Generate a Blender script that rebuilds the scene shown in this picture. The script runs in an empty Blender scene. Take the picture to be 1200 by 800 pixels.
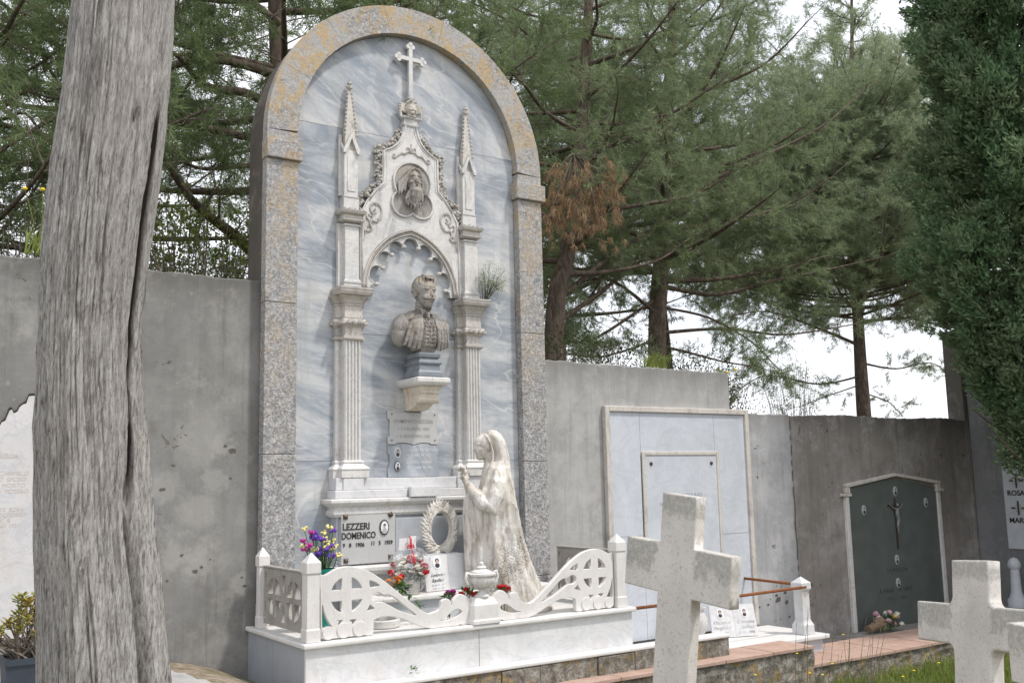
import bpy, bmesh, math, random
import numpy as np
from mathutils import Vector, Matrix, noise as mn
random.seed(7); rng = np.random.default_rng(7)
R = math.radians; PI = math.pi
scene = bpy.context.scene; COL = scene.collection

# ---------------------------------------------------------------- camera
yaw, pitch, roll = R(34.0), R(8.0), R(-1.25); FPX = 1167.0
_f = np.array([math.sin(yaw)*math.cos(pitch), math.cos(yaw)*math.cos(pitch), math.sin(pitch)])
_r0 = np.array([math.cos(yaw), -math.sin(yaw), 0.0]); _u0 = np.cross(_r0, _f)
_r = _r0*math.cos(roll)+_u0*math.sin(roll); _u = -_r0*math.sin(roll)+_u0*math.cos(roll)
CAM = np.array([0, 0, 1.5])
def W(x, y, Y):          # survey helper: a sight line of the photograph met with the upright plane at depth Y
    d = _r*(x-600)-_u*(y-400)+_f*FPX
    return Vector(CAM+d*(Y/d[1]))
def G(x, y, z):          # the same, met with a level plane at height z
    d = _r*(x-600)-_u*(y-400)+_f*FPX
    return Vector(CAM+d*((z-1.5)/d[2]))
cam = bpy.data.objects.new('camera', bpy.data.cameras.new('camera')); COL.objects.link(cam)
cam.matrix_world = Matrix(((_r[0], _u[0], -_f[0], 0), (_r[1], _u[1], -_f[1], 0), (_r[2], _u[2], -_f[2], 1.5), (0, 0, 0, 1)))
cam.data.sensor_width = 36; cam.data.lens = 36*FPX/1200; cam.data.clip_end = 2000; cam.data.clip_start = .05
scene.camera = cam

# ---------------------------------------------------------------- node helpers
class NB:
    def __init__(s, mat):
        mat.use_nodes = True; s.t = mat.node_tree; s.n = s.t.nodes; s.l = s.t.links; s.n.clear()
        s.out = s.n.new('ShaderNodeOutputMaterial'); s.b = s.n.new('ShaderNodeBsdfPrincipled')
        s.l.new(s.b.outputs[0], s.out.inputs[0]); s.tc = s.n.new('ShaderNodeTexCoord').outputs['Object']
    def put(s, sock, v):
        if isinstance(v, bpy.types.NodeSocket): s.l.new(v, sock)
        elif isinstance(v, (tuple, list)) and len(v) == 3 and sock.type == 'RGBA': sock.default_value = (*v, 1)
        else: sock.default_value = v
    def map(s, scale=(1, 1, 1), rot=(0, 0, 0), loc=(0, 0, 0), vec=None):
        m = s.n.new('ShaderNodeMapping'); s.l.new(vec or s.tc, m.inputs[0])
        m.inputs['Scale'].default_value = scale; m.inputs['Rotation'].default_value = rot; s.put(m.inputs['Location'], loc); return m.outputs[0]
    def noise(s, scale=5, detail=4, rough=.55, vec=None, dist=0, col=False):
        m = s.n.new('ShaderNodeTexNoise'); s.l.new(vec or s.tc, m.inputs['Vector'])
        m.inputs['Scale'].default_value = scale; m.inputs['Detail'].default_value = detail; m.inputs['Roughness'].default_value = rough; m.inputs['Distortion'].default_value = dist
        return m.outputs[1 if col else 0]
    def vor(s, scale=5, vec=None, feat='F1', out='Distance', rnd=1):
        m = s.n.new('ShaderNodeTexVoronoi'); m.feature = feat; s.l.new(vec or s.tc, m.inputs['Vector']); m.inputs['Scale'].default_value = scale
        m.inputs['Randomness'].default_value = rnd; return m.outputs[out]
    def wave(s, scale=2, dist=8, detail=3, vec=None, dscale=1.5, rough=.6):
        m = s.n.new('ShaderNodeTexWave'); s.l.new(vec or s.tc, m.inputs['Vector']); m.inputs['Scale'].default_value = scale
        m.inputs['Distortion'].default_value = dist; m.inputs['Detail'].default_value = detail; m.inputs['Detail Scale'].default_value = dscale; m.inputs['Detail Roughness'].default_value = rough
        return m.outputs['Fac']
    def ramp(s, fac, *st):
        m = s.n.new('ShaderNodeValToRGB'); s.put(m.inputs[0], fac); e = m.color_ramp.elements
        while len(e) < len(st): e.new(.5)
        for k, (p, c) in enumerate(st):
            e[k].position = p; e[k].color = (*c, 1) if isinstance(c, (tuple, list)) else (c, c, c, 1)
        return m.outputs[0]
    def mix(s, fac, a, b, mode='MIX'):
        m = s.n.new('ShaderNodeMix'); m.data_type = 'RGBA'; m.blend_type = mode
        s.put(m.inputs[0], fac); s.put(m.inputs[6], a); s.put(m.inputs[7], b); return m.outputs[2]
    def math(s, op, a, b=0, c=0):
        m = s.n.new('ShaderNodeMath'); m.operation = op; s.put(m.inputs[0], a); s.put(m.inputs[1], b); s.put(m.inputs[2], c); return m.outputs[0]
    def sep(s, vec=None):
        m = s.n.new('ShaderNodeSeparateXYZ'); s.l.new(vec or s.tc, m.inputs[0]); return m.outputs
    def comb(s, x, y, z):
        m = s.n.new('ShaderNodeCombineXYZ'); s.put(m.inputs[0], x); s.put(m.inputs[1], y); s.put(m.inputs[2], z); return m.outputs[0]
    def rnd(s): return s.n.new('ShaderNodeObjectInfo').outputs['Random']
    def bump(s, h, strength=.5, dist=.01, prev=None):
        m = s.n.new('ShaderNodeBump'); s.put(m.inputs['Height'], h); m.inputs['Strength'].default_value = strength; m.inputs['Distance'].default_value = dist
        if prev: s.l.new(prev, m.inputs['Normal'])
        s.l.new(m.outputs[0], s.b.inputs['Normal']); return m.outputs[0]
    def done(s, col, rough=.7, spec=.4, metal=0):
        s.put(s.b.inputs['Base Color'], col); s.put(s.b.inputs['Roughness'], rough)
        s.b.inputs['Specular IOR Level'].default_value = spec; s.b.inputs['Metallic'].default_value = metal
MAT = {}
def mat(name):
    def deco(fn):
        m = bpy.data.materials.new(name); b = NB(m); fn(b); MAT[name] = m; return m
    return deco
def plain(name, col, rough=.6, spec=.4, var=.15, sc=18, metal=0, bump=.1):
    m = bpy.data.materials.new(name); b = NB(m)
    n = b.noise(sc, 4); c = b.mix(n, tuple(x*(1-var) for x in col), tuple(min(1, x*(1+var)) for x in col))
    b.done(c, rough, spec, metal)
    if bump: b.bump(b.noise(sc*4, 3), bump, .004)
    MAT[name] = m; return m

# ---------------------------------------------------------------- mesh helpers
class MB:
    def __init__(s): s.v = []; s.f = []
    def add(s, vs, fs):
        o = len(s.v); s.v += [tuple(v) for v in vs]; s.f += [tuple(i+o for i in f) for f in fs]; return s
    def box(s, x0, x1, y0, y1, z0, z1):
        return s.add([(x0, y0, z0), (x1, y0, z0), (x1, y1, z0), (x0, y1, z0), (x0, y0, z1), (x1, y0, z1), (x1, y1, z1), (x0, y1, z1)],
                     [(0, 3, 2, 1), (4, 5, 6, 7), (0, 1, 5, 4), (1, 2, 6, 5), (2, 3, 7, 6), (3, 0, 4, 7)])
    def obox(s, c, ax, ay, az, hx, hy, hz):      # box on three axes
        c, ax, ay, az = Vector(c), Vector(ax), Vector(ay), Vector(az)
        vs = [c+ax*hx*i+ay*hy*j+az*hz*k for k in (-1, 1) for (i, j) in ((-1, -1), (1, -1), (1, 1), (-1, 1))]
        return s.add(vs, [(0, 3, 2, 1), (4, 5, 6, 7), (0, 1, 5, 4), (1, 2, 6, 5), (2, 3, 7, 6), (3, 0, 4, 7)])
    def prism(s, pts, y0, y1):                   # convex-ish outline in XZ, pushed along Y
        n = len(pts); vs = [(x, y0, z) for x, z in pts]+[(x, y1, z) for x, z in pts]
        return s.add(vs, [tuple(range(n)), tuple(range(2*n-1, n-1, -1))]+[(i, i+n, (i+1) % n+n, (i+1) % n) for i in range(n)])
    def column(s, pts, z0, z1):                  # outline in XY, pushed up
        n = len(pts); vs = [(x, y, z0) for x, y in pts]+[(x, y, z1) for x, y in pts]
        return s.add(vs, [tuple(range(n-1, -1, -1)), tuple(range(n, 2*n))]+[(i, (i+1) % n, (i+1) % n+n, i+n) for i in range(n)])
    def rings(s, rs):                            # rs: (x0,x1,y0,y1,z) rectangles lofted
        vs = []; fs = []
        for (x0, x1, y0, y1, z) in rs: vs += [(x0, y0, z), (x1, y0, z), (x1, y1, z), (x0, y1, z)]
        for k in range(len(rs)-1):
            for i in range(4): a = 4*k+i; b = 4*k+(i+1) % 4; fs.append((a, b, b+4, a+4))
        fs.append((3, 2, 1, 0)); m = 4*(len(rs)-1); fs.append((m, m+1, m+2, m+3)); return s.add(vs, fs)
    def stack(s, x0, x1, y0, y1, prof, back=False):    # moulded stack: prof (z, overhang)
        return s.rings([(x0-e, x1+e, y0-e, y1 if not back else y1+e, z) for z, e in prof])
    def tube(s, pts, rad, n=8, cap=True):
        pts = [Vector(p) for p in pts]; m = len(pts)
        if not hasattr(rad, '__len__'): rad = [rad]*m
        up = Vector((0, 0, 1)); vs = []; fs = []; prev = None
        for i, p in enumerate(pts):
            t = (pts[min(i+1, m-1)]-pts[max(i-1, 0)]).normalized()
            if prev is None:
                a = t.cross(up if abs(t.z) < .9 else Vector((1, 0, 0))).normalized()
            else: a = (prev-t*prev.dot(t)).normalized()
            b = t.cross(a); prev = a
            for k in range(n):
                q = 2*PI*k/n; vs.append(p+(a*math.cos(q)+b*math.sin(q))*rad[i])
        for i in range(m-1):
            for k in range(n): fs.append((i*n+k, i*n+(k+1) % n, (i+1)*n+(k+1) % n, (i+1)*n+k))
        if cap: fs.append(tuple(range(n-1, -1, -1))); fs.append(tuple(range((m-1)*n, m*n)))
        return s.add(vs, fs)
    def lathe(s, c, prof, n=24, sx=1, sy=1):
        vs = []; fs = []; m = len(prof)
        for r, z in prof:
            for k in range(n): q = 2*PI*k/n; vs.append((c[0]+r*sx*math.cos(q), c[1]+r*sy*math.sin(q), c[2]+z))
        for i in range(m-1):
            for k in range(n): fs.append((i*n+k, i*n+(k+1) % n, (i+1)*n+(k+1) % n, (i+1)*n+k))
        fs.append(tuple(range(n-1, -1, -1))); fs.append(tuple(range((m-1)*n, m*n))); return s.add(vs, fs)
    def blob(s, c, r, n=10, m=7, rot=None):
        r = (r, r, r) if not hasattr(r, '__len__') else r; c = Vector(c); vs = []; fs = []
        for i in range(1, m):
            a = PI*i/m
            for k in range(n):
                q = 2*PI*k/n; v = Vector((r[0]*math.sin(a)*math.cos(q), r[1]*math.sin(a)*math.sin(q), r[2]*math.cos(a)))
                if rot: v = rot @ v
                vs.append(c+v)
        t = Vector((0, 0, r[2])); t = rot @ t if rot else t
        vs += [c+t, c-t]; T = len(vs)-2; B = T+1
        for i in range(m-2):
            for k in range(n): fs.append((i*n+k, (i+1)*n+k, (i+1)*n+(k+1) % n, i*n+(k+1) % n))
        for k in range(n): fs.append((T, k, (k+1) % n)); fs.append((B, (m-2)*n+(k+1) % n, (m-2)*n+k))
        return s.add(vs, fs)
    def mesh(s, name='m'):
        me = bpy.data.meshes.new(name); me.from_pydata(s.v, [], s.f); me.update()
        bm = bmesh.new(); bm.from_mesh(me); bmesh.ops.recalc_face_normals(bm, faces=bm.faces[:]); bm.to_mesh(me); bm.free(); return me
    def build(s, name, m, parent=None, smooth=False, bevel=0, **k):
        return obj(name, s.mesh(name), m, parent, smooth, bevel, **k)
def obj(name, me, m, parent=None, smooth=False, bevel=0, label=None, cat=None, group=None, kind=None, seg=2):
    me.name = name; o = bpy.data.objects.new(name, me); COL.objects.link(o)
    ms = m if isinstance(m, (list, tuple)) else [m]
    me.materials.clear()
    for q in ms: me.materials.append(MAT[q] if isinstance(q, str) else q)
    if smooth: me.shade_smooth()
    if smooth == 'auto':
        try: me.set_sharp_from_angle(angle=R(40))
        except Exception: pass
    if bevel:
        b = o.modifiers.new('edge', 'BEVEL'); b.width = bevel; b.segments = seg; b.limit_method = 'ANGLE'; b.angle_limit = R(35); b.use_clamp_overlap = True
    if parent: par(o, parent)
    tag(o, label, cat, group, kind); return o
def tag(o, label=None, cat=None, group=None, kind=None):
    if label: o['label'] = label
    if cat: o['category'] = cat
    if group: o['group'] = group
    if kind: o['kind'] = kind
    return o
def par(o, p):
    o.parent = p; o.matrix_parent_inverse = p['_w'] if False else Matrix.Translation(wl(p)).inverted()
def wl(p):
    return Vector(p.location) if p.parent is None and p.type == 'EMPTY' else Vector((0, 0, 0)) if p.parent is None else Vector((0, 0, 0))
def thing(name, loc, label, cat, group=None):
    o = bpy.data.objects.new(name, None); COL.objects.link(o); o.location = loc; o.empty_display_size = .1
    return tag(o, label, cat, group)
def dup(root, delta, label=None, subst=None):     # copy of a thing with its parts and their sub-parts
    r = root.copy(); COL.objects.link(r); r.location = Vector(root.location)+Vector(delta)
    if label: r['label'] = label
    def kids(a, b):
        for ch in list(a.children):
            c = ch.copy(); COL.objects.link(c); c.parent = b; kids(ch, c)
    kids(root, r); return r
def raw_mesh(name, V, F, smooth=False):            # V (n,3) float, F (m,3|4) int arrays, fast
    me = bpy.data.meshes.new(name); V = np.asarray(V, np.float32); F = np.asarray(F, np.int32); k = F.shape[1]
    me.vertices.add(len(V)); me.vertices.foreach_set('co', V.ravel())
    me.loops.add(F.size); me.loops.foreach_set('vertex_index', F.ravel())
    me.polygons.add(len(F)); me.polygons.foreach_set('loop_start', np.arange(0, F.size, k, dtype=np.int32))
    try: me.polygons.foreach_set('loop_total', np.full(len(F), k, np.int32))
    except Exception: pass
    me.update(calc_edges=True); me.validate()
    if smooth: me.shade_smooth()
    return me
def tomesh(o):
    bpy.context.view_layer.update(); dg = bpy.context.evaluated_depsgraph_get()
    me = bpy.data.meshes.new_from_object(o.evaluated_get(dg)); return me
XZ = Matrix(((1, 0, 0, 0), (0, 0, -1, 0), (0, 1, 0, 0), (0, 0, 0, 1)))     # sheet (u,v,w) -> (u,-w,v): faces -Y
def plate(loops, th, frame=XZ, bev=0.004):         # flat cut-out with holes, both faces bevelled; loops of (u,v)
    cu = bpy.data.curves.new('c', 'CURVE'); cu.dimensions = '2D'; cu.fill_mode = 'BOTH'; cu.extrude = max(th/2-bev, 1e-4); cu.bevel_depth = bev; cu.bevel_resolution = 1; cu.offset = -bev
    for lp in loops:
        sp = cu.splines.new('POLY'); sp.points.add(len(lp)-1); sp.use_cyclic_u = True
        for q, (x, y) in enumerate(lp): sp.points[q].co = (x, y, 0, 1)
    o = bpy.data.objects.new('c', cu); COL.objects.link(o); me = tomesh(o); bpy.data.objects.remove(o); bpy.data.curves.remove(cu)
    me.transform(frame); return me
def text(body, size, frame, th=.002, align='CENTER', bold=0, shear=0, spacing=1):
    cu = bpy.data.curves.new('t', 'FONT'); cu.body = body; cu.size = size; cu.extrude = th; cu.align_x = align; cu.offset = bold; cu.shear = shear; cu.space_character = spacing; cu.resolution_u = 3
    o = bpy.data.objects.new('t', cu); COL.objects.link(o); me = tomesh(o); bpy.data.objects.remove(o); bpy.data.curves.remove(cu)
    me.transform(frame); return me
def join(meshes):
    bm = bmesh.new()
    for m in meshes: bm.from_mesh(m)
    me = bpy.data.meshes.new('j'); bm.to_mesh(me); bm.free()
    for m in meshes: bpy.data.meshes.remove(m)
    return me
def voxel(mb, size, smooth=2, fac=.5):             # weld overlapping lumps into one carved body
    me = mb.mesh(); o = bpy.data.objects.new('v', me); COL.objects.link(o)
    r = o.modifiers.new('r', 'REMESH'); r.mode = 'VOXEL'; r.voxel_size = size
    if smooth: s = o.modifiers.new('s', 'SMOOTH'); s.iterations = smooth; s.factor = fac
    m2 = tomesh(o); bpy.data.objects.remove(o); bpy.data.meshes.remove(me); return m2
def displace(me, fn):                              # move along the normal by fn(co)
    nor = [v.normal.copy() for v in me.vertices]
    for v, n in zip(me.vertices, nor): v.co += n*fn(v.co, n)
    me.update(); return me
def T(x, y, z): return Matrix.Translation((x, y, z))
def arc(cx, cz, r, a0, a1, n=16): return [(cx+r*math.cos(R(a0+(a1-a0)*i/n)), cz+r*math.sin(R(a0+(a1-a0)*i/n))) for i in range(n+1)]
def spline(pts, n=6, closed=False):                # Catmull-Rom through points (any dimension)
    P = [Vector(p) if len(p) == 3 else Vector((*p, 0)) for p in pts]; m = len(P); out = []
    for i in range(m if closed else m-1):
        g = lambda k: P[k % m] if closed else P[max(0, min(m-1, k))]
        a, b, c, d = g(i-1), g(i), g(i+1), g(i+2)
        for k in range(n):
            t = k/n; out.append(.5*((2*b)+(c-a)*t+(2*a-5*b+4*c-d)*t*t+(3*b-a-3*c+d)*t**3))
    if not closed: out.append(P[-1])
    return out if len(pts[0]) == 3 else [(v.x, v.y) for v in out]
# ================================================================ materials
@mat('blue_marble')
def _(b):
    r = b.rnd(); off = b.comb(b.math('MULTIPLY', r, 37.0), b.math('MULTIPLY', r, 11.0), b.math('MULTIPLY', r, 23.0))
    rot = b.n.new('ShaderNodeVectorRotate'); rot.rotation_type = 'Y_AXIS'; b.l.new(b.tc, rot.inputs['Vector']); b.put(rot.inputs['Angle'], b.math('MULTIPLY_ADD', r, 1.3, -1.1))
    v0 = b.map((1, 1, 1), (0, 0, 0), off, rot.outputs[0])
    v = b.map((.55, 1, 1.9), vec=v0)
    n1 = b.noise(1.05, 9, .64, v, 1.3); n2 = b.noise(3.1, 9, .66, v, 1.3); n3 = b.noise(11, 7, .66, v, .9)
    c = b.ramp(n1, (.30, (.19, .215, .25)), (.43, (.29, .32, .36)), (.53, (.42, .44, .465)), (.66, (.58, .58, .57)), (.80, (.46, .475, .49)))
    c = b.mix(b.ramp(n2, (.52, 0), (.68, .7)), c, (.58, .58, .575)); c = b.mix(b.ramp(n2, (.30, .7), (.43, 0)), c, (.20, .235, .285))
    c = b.mix(b.ramp(n3, (.55, 0), (.70, .45)), c, (.53, .54, .545)); c = b.mix(b.ramp(n3, (.30, .45), (.44, 0)), c, (.27, .30, .345))
    vv = b.math('ABSOLUTE', b.math('SUBTRACT', b.noise(.8, 4, .5, b.map((.6, 1, 1.6), (0, .5, 0), vec=v0), .8), .5)); c = b.mix(b.ramp(vv, (0, .5), (.007, 0)), c, (.70, .68, .66))
    g = b.noise(2.6, 7, .7, b.map((2.6, 2, .30)), .4)
    c = b.mix(b.ramp(g, (.50, 0), (.74, .5)), c, (.30, .285, .24))
    b.done(c, b.ramp(n2, (.3, .32), (.7, .5)), .4); b.bump(b.noise(40, 4), .06, .003)
def white(name, base, stain, amt=.45, vein=.25, rough=.62, drip=True, lichen=0, crust=0):
    @mat(name)
    def _(b):
        n = b.noise(3.2, 7, .62, b.map((1, 1, .6)), .5)
        c = b.mix(b.ramp(n, (.35, 0), (.7, 1)), base, tuple(x*.86 for x in base))
        v = b.noise(1.7, 7, .65, b.map((1, 1, 1.8), (0, R(25), 0)), 1.6)
        vv = b.math('ABSOLUTE', b.math('SUBTRACT', v, .5)); c = b.mix(b.ramp(vv, (0, vein), (.045, 0)), c, (.38, .40, .44))
        g = b.noise(7.5, 8, .7, b.map((1.3, 1.3, .5 if drip else 1)), .3)
        c = b.mix(b.ramp(g, (.50, 0), (.72, amt)), c, stain)
        f = b.noise(60, 4, .7); c = b.mix(b.ramp(f, (.56, 0), (.68, amt*.8)), c, tuple(x*.6 for x in stain))
        if crust:
            up = b.sep(b.n.new('ShaderNodeNewGeometry').outputs['Normal'])[2]; k = b.math('MULTIPLY', b.ramp(up, (.25, 0), (.6, 1)), b.ramp(b.sep()[2], (.0, 0), (.001, 1)))
            hz = b.ramp(b.math('MULTIPLY', b.sep()[2], .2), (.50, 0), (.60, 1)); k = b.math('MULTIPLY', k, hz); c = b.mix(b.math('MULTIPLY', k, crust), c, (.09, .085, .08))
            g2 = b.noise(3.4, 8, .75, b.map((1.6, 1.2, .5), loc=(3, 3, 3)), .8); c = b.mix(b.math('MULTIPLY', b.ramp(g2, (.53, 0), (.62, .75*crust)), hz), c, (.30, .305, .31))
            g3 = b.noise(24, 7, .8, b.map(loc=(1, 3, 5))); c = b.mix(b.ramp(g3, (.57, 0), (.66, .6*crust)), c, (.15, .14, .125))
        if lichen: c = b.mix(b.math('MULTIPLY', b.ramp(b.noise(4.5, 6, .7), (.52, 0), (.60, lichen)), b.ramp(b.noise(33, 4, .7), (.42, 0), (.55, 1))), c, (.50, .33, .10))
        b.done(c, rough, .35); p = b.bump(b.noise(9, 6, .7), .12, .012); b.bump(b.noise(90, 4, .6), .18, .003, p)
white('white_marble', (.70, .685, .66), (.38, .34, .29), .5, crust=.7)
white('railing_marble', (.72, .70, .68), (.46, .41, .35), .32, .06, .6)
white('clean_marble', (.68, .68, .685), (.46, .39, .31), .26, .28, .5)
white('panel_marble', (.57, .60, .645), (.44, .46, .46), .26, .30, .42)
white('slab_white', (.71, .70, .68), (.52, .46, .36), .32, .1)
white('carved_marble', (.60, .57, .52), (.20, .175, .14), .85, .05, .75, True, .15, .8)
white('bust_marble', (.37, .345, .315), (.10, .085, .07), 1.0, .02, .6, True, .25, .8)
white('frame_marble', (.60, .56, .51), (.27, .24, .20), .75, .1, .7, True, 0, .9)
white('bracket_marble', (.70, .64, .54), (.50, .30, .13), .62, .08, .7)
white('grey_marble', (.44, .465, .49), (.32, .31, .29), .34, .45, .5)
white('side_marble', (.36, .39, .425), (.27, .27, .27), .4, .4, .55)
white('dark_marble', (.20, .225, .255), (.34, .33, .30), .6, .3, .5)
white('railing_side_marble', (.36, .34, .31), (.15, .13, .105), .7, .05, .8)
white('plaque_marble', (.50, .50, .49), (.40, .39, .37), .35, .12, .5)
white('old_tablet_marble', (.62, .61, .61), (.52, .43, .36), .4, .35, .6)
@mat('statue_marble')
def _(b):
    x, y, z = b.sep()[:3]
    n = b.noise(4, 8, .65, b.map((1.4, 1.4, .55)), .4)
    c = b.mix(b.ramp(n, (.38, 0), (.68, 1)), (.68, .66, .62), (.50, .455, .39))
    g = b.noise(11, 8, .72, b.map((1.5, 1.5, .45)), .5); c = b.mix(b.ramp(g, (.49, 0), (.66, .8)), c, (.22, .18, .135)); g9 = b.noise(2.4, 7, .7, b.map((1.5, 1.5, .6), loc=(2, 2, 2))); c = b.mix(b.ramp(g9, (.52, 0), (.62, .5)), c, (.40, .39, .37))
    # knitted shawl: band of pierced net carved across the skirt
    t = b.math('ADD', z, b.math('MULTIPLY', x, -.95))
    t = b.math('ADD', t, b.math('MULTIPLY', b.noise(5, 3), .16))
    band = b.ramp(b.math('MULTIPLY_ADD', t, 1.0, 4.55), (.40, 0), (.45, 1), (.74, 1), (.84, 0))
    net = b.vor(80, None, 'F1'); hole = b.ramp(net, (.0, 1), (.30, .7), (.48, 0))
    m = b.math('MULTIPLY', band, hole); c = b.mix(b.math('MULTIPLY', m, .7), c, (.16, .135, .11))
    b.done(c, .75, .3); p = b.bump(b.math('MULTIPLY', m, -1), .8, .012); b.bump(b.noise(45, 5, .7), .25, .006, p)
@mat('granite')
def _(b):
    v = b.vor(75, None, 'F1', 'Color'); s = b.sep(v)[0]
    c = b.ramp(s, (.0, (.10, .10, .10)), (.3, (.20, .20, .20)), (.6, (.32, .31, .305)), (.9, (.58, .55, .53)))
    big = b.noise(28, 5, .75); c = b.mix(.55, c, b.ramp(big, (.35, (.13, .14, .15)), (.5, (.29, .295, .30)), (.66, (.62, .60, .60))))
    z = b.sep()[2]; h = b.ramp(b.math('MULTIPLY', z, .16), (.25, .05), (.62, .40), (.85, .85))
    pale = b.noise(2.6, 6, .7, None, .4)
    c = b.mix(b.math('MULTIPLY', b.ramp(pale, (.38, 0), (.56, .8)), h), c, (.43, .42, .40))
    l = b.noise(4.5, 8, .78, b.map((1, 1, .8), loc=(3, 0, 5)), .7); lic = b.math('MULTIPLY', b.ramp(l, (.47, 0), (.56, 1)), h)
    lic = b.math('MULTIPLY', lic, b.ramp(b.noise(26, 5, .75), (.36, .1), (.54, 1)))
    c = b.mix(b.math('MULTIPLY', lic, .85), c, (.50, .33, .12))
    l2 = b.noise(16, 6, .8); c = b.mix(b.ramp(l2, (.66, 0), (.72, .45)), c, (.42, .27, .11))
    b.done(c, .9, .2); p = b.bump(b.noise(26, 6, .75), .7, .012); b.bump(v, .4, .005, p)
def plaster(name, a, bb, dark, k=.5, chips=0, streak=1.0, pale=(.5, .5, .48), topz=3.3, worn=()):
    @mat(name)
    def _(b):
        n = b.noise(1.1, 7, .62, None, .3); c = b.mix(b.ramp(n, (.35, 0), (.65, 1)), a, bb)
        n2 = b.noise(7, 7, .7); c = b.mix(b.ramp(n2, (.42, 0), (.75, .5)), c, tuple(x*.72 for x in a))
        s = b.noise(2.2, 6, .65, b.map((2.6, 1, .22))); c = b.mix(b.ramp(s, (.5, 0), (.8, k*streak)), c, dark)
        p1 = b.noise(1.7, 8, .7, b.map(loc=(4, 2, 9)), .2); c = b.mix(b.ramp(p1, (.50, 0), (.68, .55)), c, pale); p2 = b.noise(3.1, 8, .75, b.map(loc=(9, 1, 4)), .5); c = b.mix(b.ramp(p2, (.55, 0), (.70, .5)), c, dark)
        tz = b.math('ADD', b.sep()[2], b.math('MULTIPLY', b.noise(3.5, 7, .7, b.map((2.2, 1, .25))), .55)); tz = b.math('SUBTRACT', tz, topz-.02)
        c = b.mix(b.ramp(tz, (.0, 0), (.30, .75)), c, dark)
        h2 = b.noise(1.6, 10, .78, b.map((1, 1, 1.1), loc=(4, 6, 2)), .15); c = b.mix(b.ramp(h2, (.52, 0), (.62, .5)), c, pale); dr = b.noise(5.5, 6, .7, b.map((3.2, 1, .12), loc=(1, 1, 3))); c = b.mix(b.ramp(dr, (.56, 0), (.68, .45)), c, dark)
        for (wx, wy, wr) in worn:      # worn pale patches round the old chips
            q_ = W(wx, wy, 8.5); sx, sy, sz = b.sep()[:3]; dx = b.math('SUBTRACT', sx, q_.x); dz = b.math('SUBTRACT', sz, q_.z)
            rr = b.math('SQRT', b.math('ADD', b.math('MULTIPLY', dx, dx), b.math('MULTIPLY', dz, dz))); rr = b.math('ADD', rr, b.math('MULTIPLY_ADD', b.noise(7, 8, .75, b.map(loc=(wx, 0, wy))), .45, -.22))
            c = b.mix(b.ramp(b.math('DIVIDE', rr, wr), (.55, .42), (1.0, 0)), c, pale)
        h3 = b.noise(8, 8, .8, b.map(loc=(7, 6, 2)), .1); c = b.mix(b.ramp(h3, (.62, 0), (.66, .45)), c, pale); c = b.mix(b.ramp(h3, (.32, .4), (.38, 0)), c, dark)
        g = b.noise(120, 3, .7); c = b.mix(b.ramp(g, (.5, 0), (.7, .3)), c, dark)
        h = b.noise(6, 8, .7)
        b.put(b.b.inputs['Base Color'], c)
        p = b.bump(h, .25, .02); p = b.bump(b.noise(140, 3), .3, .003, p)
        if chips:
            ch = b.noise(5.5, 7, .75, b.map(loc=(2, 7, 1)), .6); mk = b.ramp(ch, (.63, 0), (.645, 1))
            lim = b.ramp(b.noise(.9, 2), (.48, 0), (.56, 1)); mk = b.math('MULTIPLY', mk, lim)
            c = b.mix(mk, c, (.17, .14, .115)); b.bump(b.math('MULTIPLY', mk, -1), 1, .015, p)
        b.done(c, .92, .2)
plaster('plaster_left', (.20, .20, .19), (.265, .26, .245), (.125, .12, .11), .5, 1, pale=(.38, .37, .35), topz=3.3, worn=((238, 515, .30), (262, 525, .12), (192, 574, .16), (232, 600, .20), (233, 662, .17), (205, 650, .14), (286, 682, .12), (250, 560, .14)))
plaster('plaster_mid', (.34, .34, .335), (.42, .415, .40), (.20, .195, .185), .5, 0, 1.2, pale=(.47, .465, .45), topz=2.75)
plaster('plaster_right_pale', (.34, .35, .36), (.40, .40, .41), (.22, .21, .20), .6, 1, pale=(.5, .5, .5), topz=2.25)
plaster('plaster_right_dark', (.22, .205, .185), (.30, .275, .255), (.12, .11, .10), .6, 1, pale=(.42, .41, .40), topz=2.25)
plaster('plaster_side', (.175, .15, .125), (.24, .205, .17), (.09, .08, .07), .9, 0, 1.5, pale=(.30, .26, .22))
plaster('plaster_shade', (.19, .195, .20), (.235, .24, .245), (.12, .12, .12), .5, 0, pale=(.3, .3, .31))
@mat('crack_dark')
def _(b): b.done((.05, .045, .04), .95, .1)
@mat('pit_tone')
def _(b):
    n = b.noise(60, 4); b.done(b.mix(n, (.07, .062, .055), (.17, .155, .14)), .95, .1); b.bump(n, .8, .01)
@mat('rubble')
def _(b):
    v = b.noise(14, 8, .75, None, .4); c = b.ramp(v, (.3, (.07, .065, .055)), (.48, (.22, .20, .17)), (.62, (.40, .38, .34)), (.8, (.55, .53, .5)))
    l = b.noise(5, 6, .7, b.map(loc=(3, 1, 2))); c = b.mix(b.ramp(l, (.55, 0), (.62, .75)), c, (.45, .30, .10))
    mo = b.noise(3.3, 6, .7, b.map(loc=(8, 1, 2))); c = b.mix(b.ramp(mo, (.52, 0), (.66, .6)), c, (.10, .095, .07))
    b.done(c, .95, .15); p = b.bump(v, .9, .04); b.bump(b.noise(70, 4), .5, .006, p)
@mat('terracotta')
def _(b):
    n = b.noise(6, 7, .7); c = b.mix(b.ramp(n, (.3, 0), (.7, 1)), (.36, .235, .18), (.50, .37, .31))
    s = b.noise(80, 4, .7); c = b.mix(b.ramp(s, (.5, 0), (.66, .6)), c, (.24, .17, .135))
    b.done(c, .9, .2); b.bump(s, .4, .005)
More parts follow.
